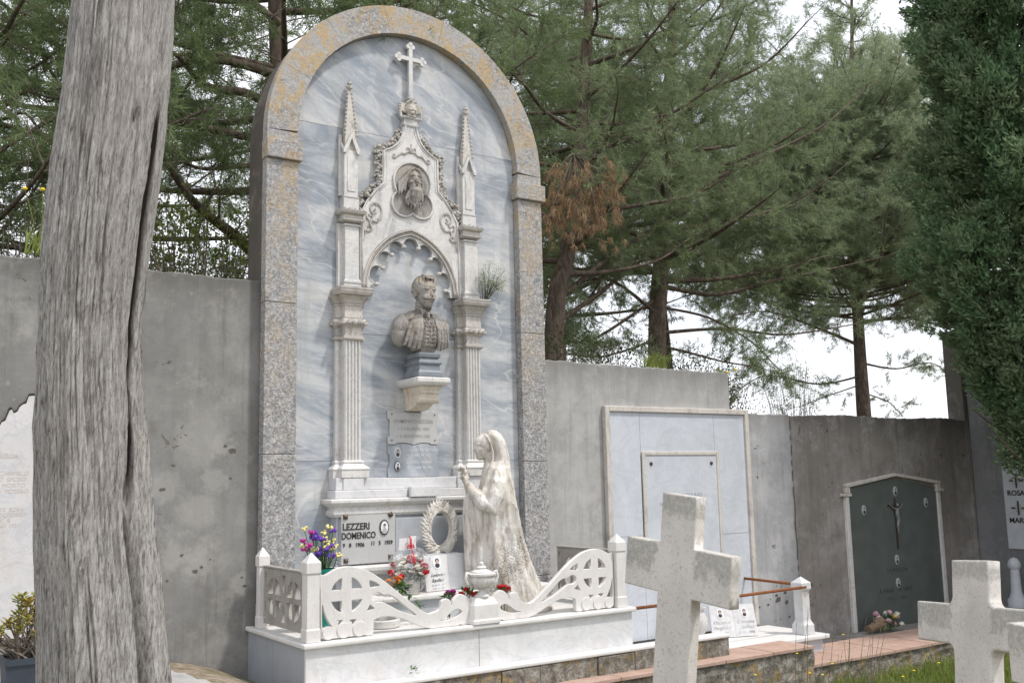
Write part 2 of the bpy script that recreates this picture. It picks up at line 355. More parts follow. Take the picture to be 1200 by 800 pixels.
@mat('moss_paving')
def _(b):
    n = b.noise(9, 8, .75, None, .4); c = b.ramp(n, (.3, (.10, .075, .05)), (.5, (.27, .22, .17)), (.68, (.42, .37, .31)))
    m = b.noise(3.6, 7, .72); c = b.mix(b.ramp(m, (.50, 0), (.62, .75)), c, (.10, .12, .035))
    b.done(c, .95, .15); b.bump(n, .6, .02)
@mat('soil')
def _(b):
    n = b.noise(4, 8, .75); c = b.ramp(n, (.3, (.07, .055, .04)), (.55, (.15, .12, .085)), (.75, (.24, .20, .15)))
    m = b.noise(.9, 6, .7); c = b.mix(b.ramp(m, (.42, 0), (.60, .75)), c, (.075, .10, .03))
    b.done(c, .95, .15); b.bump(n, .7, .03)
@mat('bark_grey')
def _(b):
    tilt = b.map((1, 1, 1), (R(4), R(-5), 0))
    n = b.noise(150, 8, .74, b.map((1, 1, .15), vec=tilt), .3); n2 = b.noise(46, 8, .75, b.map((1, 1, .085), vec=tilt), .8)
    c = b.ramp(n, (.36, (.19, .17, .155)), (.44, (.43, .405, .38)), (.53, (.61, .59, .56)), (.64, (.76, .74, .71)))
    c = b.mix(b.ramp(n2, (.38, .85), (.45, 0)), c, (.14, .11, .095))
    big = b.noise(2.2, 6, .65, b.map((1, 1, .5))); c = b.mix(b.ramp(big, (.44, .0), (.68, .35)), c, (.33, .285, .255))
    pal = b.noise(1.4, 5, .6, b.map((1, 1, .5), loc=(5, 2, 1))); c = b.mix(b.ramp(pal, (.46, 0), (.66, .35)), c, (.58, .56, .54))
    f = b.noise(230, 3, .7, b.map((1, 1, .25), vec=tilt)); c = b.mix(b.ramp(f, (.56, 0), (.70, .6)), c, (.66, .65, .62)); c = b.mix(b.ramp(f, (.30, .5), (.42, 0)), c, (.14, .12, .10))
    at = b.n.new('ShaderNodeAttribute'); at.attribute_name = 'rot'; c = b.mix(b.ramp(at.outputs['Fac'], (.25, 0), (.6, 1)), c, (.030, .024, .020))  # 'rot': shade inside the split and hollows, put into the bark colour
    b.done(c, .9, .2); p = b.bump(n, 1, .010); p = b.bump(n2, 1, .016, p); b.bump(f, .4, .004, p)
@mat('bark_dark')
def _(b):
    n = b.noise(16, 7, .75, b.map((1, 1, .3)), .4); c = b.ramp(n, (.32, (.05, .038, .03)), (.5, (.13, .10, .08)), (.68, (.25, .19, .15)))
    b.done(c, .92, .2); b.bump(n, .9, .03)
@mat('twig')
def _(b):
    n = b.noise(9, 4); c = b.mix(n, (.09, .075, .06), (.24, .20, .165)); b.done(c, .9, .2)
def leafmat(name, c1, c2, c3, tr=.25, rough=.6, sc=2.2, amt=.6):
    @mat(name)
    def _(b):
        g = b.n.new('ShaderNodeNewGeometry').outputs['Random Per Island']
        c = b.mix(g, c1, c2); n = b.noise(sc, 3); c = b.mix(b.ramp(n, (.40, 0), (.66, amt)), c, c3)
        b.done(c, rough, .3)
        t = b.n.new('ShaderNodeBsdfTranslucent'); b.put(t.inputs[0], b.mix(.5, c, c2)); ms = b.n.new('ShaderNodeMixShader'); ms.inputs[0].default_value = tr
        b.l.new(b.b.outputs[0], ms.inputs[1]); b.l.new(t.outputs[0], ms.inputs[2]); b.l.new(ms.outputs[0], b.out.inputs[0])
leafmat('pine_needles', (.15, .21, .105), (.31, .375, .20), (.13, .185, .10), .5)
leafmat('pine_needles_pale', (.22, .285, .17), (.38, .44, .27), (.19, .25, .15), .5)
leafmat('pine_needles_deep', (.10, .155, .065), (.235, .30, .13), (.095, .14, .065), .45)
leafmat('dry_needles', (.34, .21, .12), (.50, .35, .21), (.40, .27, .16), .4)
leafmat('cypress_leaf', (.08, .165, .085), (.20, .30, .15), (.22, .21, .13), .35, .7, 1.3, .5)
leafmat('shrub_leaf', (.09, .14, .03), (.28, .33, .07), (.05, .09, .025), .4)
leafmat('thicket_leaf', (.035, .058, .022), (.085, .12, .04), (.09, .085, .045), .25)
leafmat('succulent_leaf', (.20, .29, .05), (.46, .47, .09), (.45, .22, .08), .35, .4, 14, .7)
leafmat('weed_leaf', (.17, .25, .11), (.33, .38, .16), (.38, .27, .12), .35, .6, 14, .4)
leafmat('grass_blade', (.10, .16, .03), (.26, .34, .07), (.28, .26, .10), .4, .6, 3, .5)
leafmat('green_leaf', (.04, .11, .03), (.12, .22, .06), (.04, .08, .02), .3)
plain('rust', (.26, .105, .045), .85, .2, .5, 40, .3, .6)
plain('dark_green_stone', (.10, .115, .105), .42, .4, .35, 4, 0, .08)
plain('bronze_dark', (.085, .065, .05), .5, .5, .4, 60, .5, .3)
plain('letter_dark', (.035, .032, .03), .5, .4, .2, 60)
plain('letter_faint', (.34, .335, .325), .7, .3, .2, 60)
plain('letter_grey', (.25, .26, .30), .7, .3, .2, 60)
plain('letter_pale', (.66, .68, .70), .6, .3, .1, 60)
plain('letter_tan', (.55, .485, .44), .8, .2, .2, 60)
plain('letter_door', (.045, .052, .048), .6, .3, .2, 60)
plain('ceramic', (.76, .76, .76), .25, .5, .06, 60, 0, 0)
plain('photo_dark', (.03, .03, .045), .3, .5, .3, 90, 0, 0)
plain('photo_skin', (.50, .36, .30), .35, .4, .2, 90, 0, 0)
plain('photo_grey', (.42, .43, .44), .35, .4, .2, 90, 0, 0)
plain('red_petal', (.55, .018, .03), .6, .3, .4, 60)
plain('white_petal', (.78, .76, .68), .6, .3, .12, 60)
plain('orange_petal', (.75, .27, .05), .6, .3, .3, 60)
plain('purple_petal', (.13, .05, .36), .6, .3, .4, 60)
plain('magenta_petal', (.42, .03, .26), .6, .3, .4, 60)
plain('cream_petal', (.72, .64, .27), .6, .3, .25, 60)
plain('pink_petal', (.66, .42, .47), .6, .3, .25, 60)
plain('yellow_petal', (.80, .58, .03), .6, .3, .2, 60)
plain('teal_wrap', (.02, .27, .22), .35, .5, .3, 30)
plain('red_ribbon', (.62, .02, .05), .4, .5, .15, 30)
plain('white_paper', (.78, .78, .78), .7, .3, .06, 30)
plain('black_pot', (.035, .045, .06), .55, .4, .3, 14)
plain('brown_wrap', (.22, .15, .10), .6, .3, .4, 30)
plain('wicker', (.62, .60, .55), .8, .2, .3, 90, 0, .8)
@mat('cellophane')
def _(b):
    n = b.noise(22, 4, .6, None, 1.2); t = b.n.new('ShaderNodeBsdfTransparent'); g = b.n.new('ShaderNodeBsdfGlossy'); g.inputs['Roughness'].default_value = .12
    d = b.n.new('ShaderNodeBsdfDiffuse'); d.inputs[0].default_value = (.8, .8, .85, 1); m1 = b.n.new('ShaderNodeMixShader'); m1.inputs[0].default_value = .5
    b.l.new(g.outputs[0], m1.inputs[1]); b.l.new(d.outputs[0], m1.inputs[2]); m = b.n.new('ShaderNodeMixShader'); b.put(m.inputs[0], b.ramp(n, (.50, .07), (.66, .5)))
    b.l.new(t.outputs[0], m.inputs[1]); b.l.new(m1.outputs[0], m.inputs[2]); b.l.new(m.outputs[0], b.out.inputs[0])
@mat('cross_stone')
def _(b):
    n = b.noise(5, 7, .68); c = b.mix(b.ramp(n, (.35, 0), (.68, 1)), (.68, .645, .605), (.56, .53, .49))
    z = b.sep()[2]
    g = b.noise(11, 9, .82, b.map((1.3, 1.3, .8)), .3); top = b.ramp(b.math('ADD', z, b.math('MULTIPLY', g, .55)), (.0, 0), (1, 1))
    # grey lichen crust grown down from the upper ends
    up = b.n.new('ShaderNodeAttribute'); up.attribute_name = 'crust'
    k = b.math('ADD', up.outputs['Fac'], b.math('MULTIPLY_ADD', g, 1.5, -.75)); m = b.ramp(k, (.40, 0), (.56, .62)); m = b.math('MULTIPLY', m, b.ramp(b.noise(60, 5, .8), (.38, .35), (.56, 1)))
    c = b.mix(m, c, (.265, .265, .235)); s = b.noise(85, 4, .75); c = b.mix(b.ramp(s, (.55, 0), (.66, .55)), c, (.26, .24, .21))
    sp = b.noise(22, 6, .75, b.map(loc=(4, 1, 1))); c = b.mix(b.ramp(sp, (.60, 0), (.70, .5)), c, (.30, .29, .27))
    b.done(c, .85, .25); p = b.bump(b.noise(30, 5, .7), .2, .008); b.bump(s, .35, .004, p)
plain('pewter', (.20, .205, .20), .5, .5, .3, 60, .3, .2)
# ================================================================ the arched wall tomb
CX = 4.545; SP = 4.71; RO = 1.515; RI = 1.215
mon = thing('arched_wall_tomb', (CX, 8.5, .3), 'tall round-arched wall tomb of speckled granite framing blue marble, gothic pilasters and a gable', 'tomb')
# body of the arch: plastered mass standing through the wall
out = [(3.045, -.4), (6.045, -.4), (6.045, SP)]+arc(CX, SP, 1.50, 0, 180, 48)[1:-1]+[(3.045, SP)]
def loft_prism(pts, ys):       # ys: (y, inset) rings
    n = len(pts); m = MB(); vs = []; fs = []
    for y, e in ys:
        for x, z in pts:
            d = Vector((x-CX, max(0, z-SP)));  L = d.length or 1
            vs.append((x-e*d.x/L, y, z-e*d.y/L))
    for k in range(len(ys)-1):
        for i in range(n): a = k*n+i; b = k*n+(i+1) % n; fs.append((a, b, b+n, a+n))
    fs.append(tuple(range(n-1, -1, -1))); fs.append(tuple(range((len(ys)-1)*n, len(ys)*n))); return m.add(vs, fs)
loft_prism(out, [(8.475, 0), (8.82, 0), (8.93, .02), (8.99, .07)]).build('arch_body', 'plaster_side', mon, 'auto')
# piers of stone blocks
for x0, x1, zs in ((3.03, 3.33, [.30, .52, 1.78, 3.12, 4.44]), (5.76, 6.06, [.30, .56, 1.70, 3.02, 4.44])):
    m = MB(); m.box(x0+.008, x1-.008, 8.385, 8.48, .3, 4.5)
    for a, b in zip(zs[:-1], zs[1:]): m.box(x0-(.012 if a < .4 else 0), x1+(.012 if a < .4 else 0), 8.37-(.012 if a < .4 else 0), 8.482, a+.002, b-.002)
    m.build('pier', 'granite', mon, bevel=.006)
for x0, x1 in ((3.022, 3.36), (5.73, 6.095)): MB().box(x0, x1, 8.335, 8.483, 4.44, 4.615).build('impost', 'granite', mon, bevel=.008)
m = MB()
a = [(3.03, 4.617), (3.33, 4.617), (3.33, SP), (3.03, SP)]; m.prism(a, 8.37, 8.482); m.prism([(x+2.73, z) for x, z in a], 8.37, 8.482)
NV = 7; g = .02
for k in range(NV):
    t0 = 180*k/NV+(g if k else 0); t1 = 180*(k+1)/NV-(g if k < NV-1 else 0)
    o_ = arc(CX, SP, RO, t0, t1, 8); i_ = arc(CX, SP+.02, RI, t0, t1, 8)
    n = len(o_); vs = [(x, y, z) for y in (8.37, 8.482) for (x, z) in o_+i_]; fs = []
    for q in range(n-1):
        fs += [(q, q+1, n+q+1, n+q), (2*n+q, 3*n+q, 3*n+q+1, 2*n+q+1), (q, 2*n+q, 2*n+q+1, q+1), (n+q, n+q+1, 3*n+q+1, 3*n+q)]
    fs += [(0, n, 3*n, 2*n), (n-1, 3*n-1, 4*n-1, 2*n-1)]; m.add(vs, fs)
m.build('arch_ring', 'granite', mon, bevel=.0025)
# marble facing in slabs (each cut to its bed)
def inner_arch(x): d = RI-.004; return SP+.02+math.sqrt(max(0, d*d-(x-CX)**2))
YM = 8.462
def slab(x0, x1, z0, z1, arch=False):
    g = .0018
    if not arch: MB().box(x0+g, x1-g, YM, 8.476, z0+g, z1-g).build('marble_slab', 'blue_marble', mon)
    else:
        xs = np.linspace(x0+g, x1-g, 28); pts = [(x0+g, z0+g), (x1-g, z0+g)]+[(float(x), max(inner_arch(float(x)), z0+g*2)) for x in xs[::-1]]
        MB().prism(pts, YM, 8.476).build('marble_slab', 'blue_marble', mon)
slab(3.332, 3.80, .336, 1.72); slab(3.332, 3.86, 1.72, 4.875); slab(3.332, 5.758, 4.875, 0, True)
slab(3.86, 5.15, 1.40, 2.905); slab(3.86, 5.15, 2.905, 4.875); slab(5.15, 5.758, 1.72, 4.875); slab(5.2, 5.758, .336, 1.72)
# altar block
m = MB(); m.stack(3.69, 5.42, 8.32, 8.461, [(.54, .0), (1.23, 0)]); m.build('altar_block', 'grey_marble', mon, bevel=.006)
m = MB(); m.box(3.715, 5.35, 8.300, 8.318, .80, 1.20); m.box(4.262, 5.34, 8.289, 8.299, .81, 1.19); m.build('altar_front', 'grey_marble', mon, bevel=.004)
MB().stack(3.69, 5.42, 8.32, 8.461, [(.70, .03), (.72, .10), (.745, .115), (.775, .115), (.785, .09), (.79, .03)]).build('altar_foot', 'white_marble', mon, bevel=.004)
MB().stack(3.69, 5.42, 8.32, 8.461, [(1.215, .005), (1.225, .03), (1.245, .045), (1.27, .045), (1.285, .025), (1.305, .03), (1.325, .065), (1.345, .085), (1.372, .085), (1.38, .07)]).build('altar_cornice', 'white_marble', mon, bevel=.004)
m = MB(); m.box(3.655, 4.375, 8.262, 8.461, 1.381, 1.455); m.box(4.385, 5.40, 8.275, 8.461, 1.381, 1.455); m.build('lower_step', 'clean_marble', mon, bevel=.007)
m = MB(); m.box(3.675, 3.80, 8.29, 8.461, 1.457, 1.565); m.box(3.80, 4.93, 8.31, 8.461, 1.457, 1.56); m.box(3.74, 3.94, 8.275, 8.30, 1.457, 1.563); m.box(4.935, 5.40, 8.29, 8.461, 1.457, 1.565); m.build('upper_step', 'clean_marble', mon, bevel=.005)
# raised shelf on the plinth
MB().box(3.78, 5.62, 7.80, 8.461, .336, .505).build('shelf_block', 'grey_marble', mon)
MB().box(3.75, 5.66, 7.76, 8.461, .507, .548).build('shelf', 'white_marble', mon, bevel=.012)
# pilasters
def pilaster(xc, nm='pilaster'):
    x0, x1 = xc-.08, xc+.08; yf, yb = 8.325, 8.46; s0, s1, ys = xc-.135, xc+.125, 8.40
    # fluted shaft: section with grooves
    p = [(x0, 8.40), (x0, yf+.012), (x0+.012, yf)]
    nfl = 4; w = (x1-x0-.03)/nfl
    for k in range(nfl):
        a = x0+.015+k*w; p += [(a+.006, yf), (a+.013, yf+.014), (a+w/2, yf+.019), (a+w-.013, yf+.014), (a+w-.006, yf)]
    p += [(x1-.012, yf), (x1, yf+.012), (x1, 8.40)]
    m = MB().column(p, 1.71, 2.83)
    q = [(s0, 8.46), (s0, 8.415), (s0+.012, 8.405), (s0+.03, 8.405), (s0+.04, 8.415), (x0, 8.415), (x0, 8.401), (x1, 8.401), (x1, 8.415), (s1-.01, 8.415), (s1, 8.425), (s1, 8.46)]
    m.column(q, 1.66, 3.25); sh = m.build('pilaster_shaft', 'white_marble', mon)
    b = MB(); b.stack(x0, x1, yf, 8.40, [(1.565, .055), (1.628, .055), (1.642, .062), (1.655, .055), (1.672, .035), (1.69, .016), (1.70, .022), (1.712, .022), (1.722, .006)])
    b.stack(s0, s1, ys, yb, [(1.565, .045), (1.628, .045), (1.642, .052), (1.655, .045), (1.672, .025), (1.69, .01), (1.70, .016), (1.712, .016), (1.722, .0)])
    b.build('pilaster_base', 'white_marble', mon, bevel=.003)
    c = MB()
    for (u0, u1, v0, v1) in ((x0, x1, yf, 8.40), (s0, s1, ys, yb)):
        c.stack(u0, u1, v0, v1, [(2.815, .0), (2.825, .018), (2.845, .022), (2.86, .012), (2.865, .0), (2.93, .004), (2.955, .022), (2.985, .035), (3.015, .03), (3.025, .008), (3.13, .004), (3.14, .014), (3.15, .016), (3.16, .008), (3.175, .016), (3.185, .02), (3.195, .028), (3.225, .055)])
    c.stack(x0, x1, yf, yb, [(3.222, .04), (3.235, .075), (3.265, .088), (3.272, .080), (3.29, .088), (3.305, .08), (3.308, .06)])
    for i in range(5):
        xx = x0-.03+i*.055; c.blob((xx, yf-.033, 2.972+.006*(i % 2)), (.024, .022, .022))
    for i in range(3): c.blob((x0-.03, yf+.0+.03*i, 2.972), (.02, .02, .021))
    for i in range(2): c.blob((s0-.03, ys+.02+.03*i, 2.972), (.02, .018, .02))
    c.build('capital', 'frame_marble', mon, bevel=.003)
    u = MB(); u.column([(s0+.02, yb), (s0+.02, 8.41), (x0+.015, 8.41), (x0+.015, yf+.035), (x1-.005, yf+.035), (x1-.005, 8.42), (s1, 8.42), (s1, yb)], 3.308, 3.93)
    u.stack(x0+.012, x1-.002, yf+.032, yb, [(3.31, .014), (3.345, .014), (3.36, .022), (3.372, .012), (3.395, .004), (3.40, .0)])
    u.stack(x0+.012, x1-.002, yf+.032, yb, [(3.895, 0), (3.90, .012), (3.915, .014), (3.925, .0)])
    u.build('upper_shaft', 'white_marble', mon, bevel=.003)
    k = MB(); k.stack(x0+.01, x1, yf+.03, yb, [(3.93, .008), (3.945, .035), (3.965, .04), (3.975, .022), (4.0, .02), (4.015, .045), (4.04, .055), (4.052, .04)])
    for i in range(4): k.blob((x0+.0+i*.053, yf+.0, 4.045+.004*(i % 2)), (.022, .02, .02)); k.blob((x0-.02, yf+.03+.03*i, 4.045), (.018, .02, .02))
    k.build('pinnacle_bracket', 'frame_marble', mon, bevel=.002)
    pn = MB(); a0, a1, ay = xc-.068, xc+.072, 8.375
    pn.stack(a0, a1, ay, yb, [(4.052, .008), (4.17, .008), (4.18, .014), (4.192, .004), (4.20, 0), (4.64, 0)])
    pn.column([(a0-.03, yb), (a0-.03, 8.43), (a0, 8.43), (a0, yb)], 4.20, 4.80)
    pn.prism([(a0+.03, 4.24), (a1-.03, 4.24), (a1-.03, 4.58), (a0+.03, 4.58)], ay-.006, ay)
    # gablets on the front and the two cheeks
    for sx in (a0-.012, xc+.006): pn.prism([(sx, 4.62), (sx+.014, 4.60), (sx+.085, 4.62), (sx+.078, 4.64), ], ay-.018, ay-.002) if False else None
    pn.prism([(a0-.016, 4.605), (a0+.012, 4.605), (xc+.002, 4.755), (a1-.012, 4.605), (a1+.016, 4.605), (a1+.016, 4.64), (xc+.002, 4.82), (a0-.016, 4.64)], ay-.022, ay+.01)
    pn.obox(((a0-.006), ay+.04, 4.69), (0, .5, .866), (1, 0, 0), (0, -.866, .5), .07, .010, .012); pn.obox((a1+.006, ay+.04, 4.69), (0, .5, .866), (1, 0, 0), (0, -.866, .5), .07, .010, .012)
    pn.build('pinnacle_shaft', 'white_marble', mon, bevel=.002)
    s = MB(); cy = (ay+yb)/2; hb = .058
    s.rings([(xc-hb, xc+hb, cy-.036, cy+.036, 4.64), (xc-hb*.95, xc+hb*.95, cy-.034, cy+.036, 4.78), (xc-.010, xc+.010, cy-.008, cy+.008, 5.265)])
    for i in range(11):
        t = i/10.5; z = 4.80+.44*t; e = hb*.95*(1-t)+.012*t+.008
        for sx in (-1, 1): s.blob((xc+sx*e, cy-.034*(1-t)-.006, z), (.0125, .0125, .0145), 6, 5); 
    s.lathe((xc, cy-.004, 5.255), [(.012, 0), (.026, .012), (.028, .026), (.014, .036), (.016, .046), (.026, .058), (.020, .078), (.004, .096)], 10)
    for q in range(5): a_ = 2*PI*q/5; s.blob((xc+.026*math.cos(a_), cy+.024*math.sin(a_), 5.283), .011, 6, 4)
    s.build('spire', 'carved_marble', mon, True if False else 'auto')
pilaster(3.855); pilaster(5.155)
# gable panel with the cusped arch cut out
GX = 4.512
def two_centre(a, h, z0, n=14):      # pointed arch, right foot to left foot
    c = (h*h-a*a)/(2*a); Rr = a+c; th = math.atan2(h, c); r = [(-c+Rr*math.cos(th*i/n), z0+Rr*math.sin(th*i/n)) for i in range(n+1)]
    return r+[(-x, z) for x, z in r[-2::-1]]
half = [(.548, 3.312), (.55, 3.75), (.545, 3.95), (.53, 4.09), (.48, 4.19), (.395, 4.31), (.318, 4.385), (.312, 4.55), (.312, 4.712)]+spline([(.30, 4.722), (.225, 4.76), (.15, 4.825), (.098, 4.915), (.075, 5.02)], 5)
outer = [(GX+x, z) for x, z in half]+[(GX-x, z) for x, z in half[::-1]]
arch_o = [(GX-.008+x, z) for x, z in two_centre(.500, .605, 3.318)]
gp = outer[:1]+outer[1:]+[p for p in arch_o[::-1]]
obj('gable_panel', plate([gp], .06, T(0, 8.43, 0) @ XZ, .003), 'white_marble', mon)
# roll mouldings along the gable and the archivolt bands
def edge_tube(m, pts, y, r, n=8): m.tube([(x, y, z) for x, z in pts], r, n)
m = MB(); inn = half[4:]
for s in (-1, 1):
    edge_tube(m, [(GX+s*(x-.018), z-.004) for x, z in inn], 8.398, .010); edge_tube(m, [(GX+s*(x-.045), z-.012) for x, z in inn[1:]], 8.400, .005)
    edge_tube(m, [(GX+s*(x-.02), z) for x, z in half[:5]], 8.398, .009)
m.build('gable_moulding', 'white_marble', mon, True)
m = MB()
for a_, h_, r_, y_ in ((.516, .632, .013, 8.394), (.497, .610, .007, 8.400), (.480, .592, .009, 8.398)):
    edge_tube(m, [(GX-.008+x, z) for x, z in two_centre(a_, h_, 3.316)], y_, r_)
m.build('archivolt', 'frame_marble', mon, True)
cus = [(.395, 3.392), (.325, 3.556), (.222, 3.692), (.084, 3.785)]; cusps = [(GX-.005+x, z) for x, z in cus]+[(GX-.005-x, z) for x, z in cus[::-1]]
def lobe(p, q, bulge):
    p, q = Vector(p), Vector(q); mid = (p+q)/2; d = q-p; n_ = Vector((d.y, -d.x)).normalized(); c0 = Vector((GX, 3.35))
    if (mid-c0).dot(n_) < 0: n_ = -n_
    L = d.length/2; r_ = []
    for i in range(1, 10):
        a_ = PI*i/10; t = -math.cos(a_); r_.append(tuple(mid+d/2*t*(1.0+.10*math.sin(a_*1)**2)+n_*(math.sin(a_)**.85*bulge*.90)))
    return r_
inner = [(GX+.425, 3.318)]+[(GX+.428, 3.37)]; inner += [(cusps[0][0]+.012, cusps[0][1]-.01)]
for i in range(7): inner += [cusps[i]]+lobe(cusps[i], cusps[i+1], .098)
inner += [cusps[7]]+[(cusps[7][0]-.012, cusps[7][1]-.01), (GX-.44, 3.37), (GX-.436, 3.318)]
oo = [(GX-.008+x, z) for x, z in two_centre(.505, .61, 3.318, 70)]
def resample(P, n):
    P = [Vector(p) for p in P]; L = [0]
    for a_, b_ in zip(P[:-1], P[1:]): L.append(L[-1]+(b_-a_).length)
    r_ = []; k = 0
    for q in range(n):
        t = L[-1]*q/(n-1)
        while k < len(L)-2 and L[k+1] < t: k += 1
        r_.append(P[k].lerp(P[k+1], (t-L[k])/max(1e-9, L[k+1]-L[k])))
    return r_
A_ = [Vector(p) for p in inner]; m = MB(); vs = []; fs = []; nA = len(A_); c0 = Vector((GX-.006, 3.30))
for p in A_:
    d = (p-c0).normalized(); best = min(oo, key=lambda o: (Vector(o)-c0).normalized().dot(d)*-1); q = Vector(best); vs += [(p.x, 8.411, p.y), (q.x, 8.411, q.y), (p.x, 8.4605, p.y), (q.x, 8.4605, q.y)]
for i in range(nA-1):
    a_ = 4*i; fs += [(a_, a_+4, a_+5, a_+1), (a_, a_+2, a_+6, a_+4)]
m.add(vs, fs).build('cusped_tracery', 'white_marble', mon)
m = MB(); m.tube([(p.x, 8.411, p.y) for p in A_], .006, 6); m.build('tracery_edge', 'white_marble', mon, True)
for x, z in cusps: MB().blob((x+(GX-x)*.05, 8.408, z-.008), (.026, .026, .023), 12, 8).build('cusp_ball', 'white_marble', mon, True)
# carved foliage crockets climbing the gable
for s in (-1, 1):
    m = MB(); pth = spline([(.555, 3.98), (.575, 4.06), (.545, 4.14), (.50, 4.23), (.43, 4.31), (.36, 4.37), (.345, 4.46), (.348, 4.56), (.345, 4.66), (.335, 4.735), (.26, 4.765), (.20, 4.81), (.145, 4.87), (.115, 4.94)], 5); r2 = random.Random(5+s)
    for i, (x, z) in enumerate(pth):
        cl = .5+.5*math.sin(i*.9)
        for q in range(3): m.blob((GX+s*(x+r2.uniform(-.022, .026)*(.5+cl)), 8.43+r2.uniform(-.03, .02), z+r2.uniform(-.02, .02)), (r2.uniform(.011, .025), r2.uniform(.012, .026), r2.uniform(.010, .024)), 7, 5, Matrix.Rotation(r2.uniform(0, 3), 3, 'Y'))
    for (x, z) in ((.345, 4.72), (.35, 4.43), (.565, 4.08)): m.tube([(GX+s*(x+.05*math.cos(t)*(1-t/7)), 8.415, z+.045*math.sin(t)*(1-t/7)) for t in np.linspace(0, 5.2, 14)], .009, 6)
    m.build('foliage_crocket', 'carved_marble', mon, True)
# spandrel scrolls and little spray above the medallion
def scroll(m, pts, r, y=8.396): P = spline(pts, 6); n = len(P); m.tube([(GX+x, y, z) for x, z in P], [r*(.5+.5*math.sin(PI*min(1, .15+i/n))) for i in range(n)], 6)
spray = MB()
for s in (-1, 1):
    m = MB(); sp_ = [(.40-.0-.075*math.cos(t)*(1-t/8), 4.10+.085*math.sin(t)*(1-t/8)) for t in np.linspace(-1.2, 5.6, 14)]
    scroll(m, [(s*x, z) for x, z in sp_], .012); scroll(m, [(s*.33, 4.03), (s*.38, 3.985), (s*.43, 3.99), (s*.45, 3.95), (s*.43, 3.91), (s*.47, 3.88), (s*.50, 3.89), (s*.50, 3.84), (s*.515, 3.79)], .011)
    scroll(m, [(s*.46, 3.99), (s*.485, 4.02), (s*.47, 4.05), (s*.44, 4.03)], .009)
    for q in range(9): m.blob((GX+s*(.37+.012*q), 8.398, 4.17-.03*q+.012*(q % 2)), .011, 6, 5)
    m.build('scroll_relief', 'frame_marble', mon, True)
    scroll(spray, [(0, 4.735), (s*.04, 4.735), (s*.075, 4.71), (s*.11, 4.712), (s*.145, 4.685), (s*.18, 4.655), (s*.205, 4.66), (s*.20, 4.69), (s*.175, 4.68)], .009)
    scroll(spray, [(0, 4.735), (s*.02, 4.77), (s*.045, 4.78), (s*.05, 4.755)], .008)
m = spray
m.tube([(GX, 8.397, 4.735), (GX, 8.397, 4.82)], [.009, .004], 6); m.build('relief_spray', 'frame_marble', mon, True)
# medallion: lobed frame, dark field, bearded head in relief
cir = [(0, 4.425, .205), (-.098, 4.205, .128), (.098, 4.205, .128)]
loop = []
for k in range(180):
    a_ = 2*PI*k/180; c0 = Vector((0, 4.31)); d = Vector((math.cos(a_), math.sin(a_))); best = 0
    for x, z, r_ in cir:
        oc = c0-Vector((x, z)); bq = oc.dot(d); dsc = bq*bq-(oc.length_squared-r_*r_)
        if dsc > 0: best = max(best, -bq+math.sqrt(dsc))
    loop.append((GX+.008+d.x*best, c0.y+d.y*best))
m = MB(); m.tube([(x, 8.392, z) for x, z in loop+loop[:2]], .013, 8, False); m.build('medallion_frame', 'white_marble', mon, True)
MB().prism([(x, z) for x, z in loop], 8.394, 8.401).build('medallion_field', 'bust_marble', mon)
m = MB(); r3 = random.Random(3); hx = GX+.005; yb_ = 8.385
def lock(pts, r): m.tube([(hx+x, yb_-y, 4.31+z) for x, y, z in pts], r, 7)
m.blob((hx, yb_-.005, 4.455), (.078, .080, .105), 18, 14); m.blob((hx, yb_-.03, 4.385), (.060, .055, .06), 14, 10)
lock([(0, .066, .165), (0, .088, .125), (0, .108, .10), (0, .085, .085)], [.009, .011, .017, .010])
for s in (-1, 1):
    lock([(s*.010, .078, .168), (s*.035, .082, .176), (s*.058, .066, .163)], [.008, .010, .007]); m.blob((hx+s*.031, yb_-.066, 4.455), (.017, .014, .009)); m.blob((hx+s*.042, yb_-.058, 4.412), (.026, .024, .020))
    for q in range(3): lock([(s*.004, .093, .080), (s*.030, .092, .070-.008*q), (s*.058, .078, .040-.012*q), (s*.070, .066, .012-.014*q)], [.007, .010, .009, .004])
    for q in range(6):          # hair parted in the middle, falling beside the face
        lock([(s*.006, .05-.012*q, .250-.006*q), (s*(.040+.005*q), .062-.014*q, .235-.006*q), (s*(.078+.010*q), .045-.008*q, .175-.01*q), (s*(.088+.013*q), .032-.005*q, .10), (s*(.094+.013*q)+.008*math.sin(q*2), .026, .02-.010*q)], [.010, .014, .015, .014, .006])
for q in range(13):             # curling beard
    u = -1+2*q/12; lock([(u*.045, .070-abs(u)*.012, .045), (u*.075+.010*math.sin(q*2.3), .078-abs(u)*.02, -.01-.01*(1-abs(u))), (u*.098-.014*math.sin(q*1.7), .062-abs(u)*.02, -.065-.035*(1-abs(u))), (u*.088+.016*math.sin(q*2.9), .050-abs(u)*.02, -.115-.06*(1-abs(u)))], [.011, .0145, .013, .005])
for q in range(8):
    u = -1+2*q/7; lock([(u*.022, .088, .058), (u*.040, .094, .02), (u*.048+.012*math.sin(q*2.1), .082, -.04), (u*.040-.010*math.sin(q), .070, -.09)], [.008, .011, .011, .005])
me = voxel(m, .0038, 1, .25); obj('head_relief', me, 'bust_marble', mon, True)
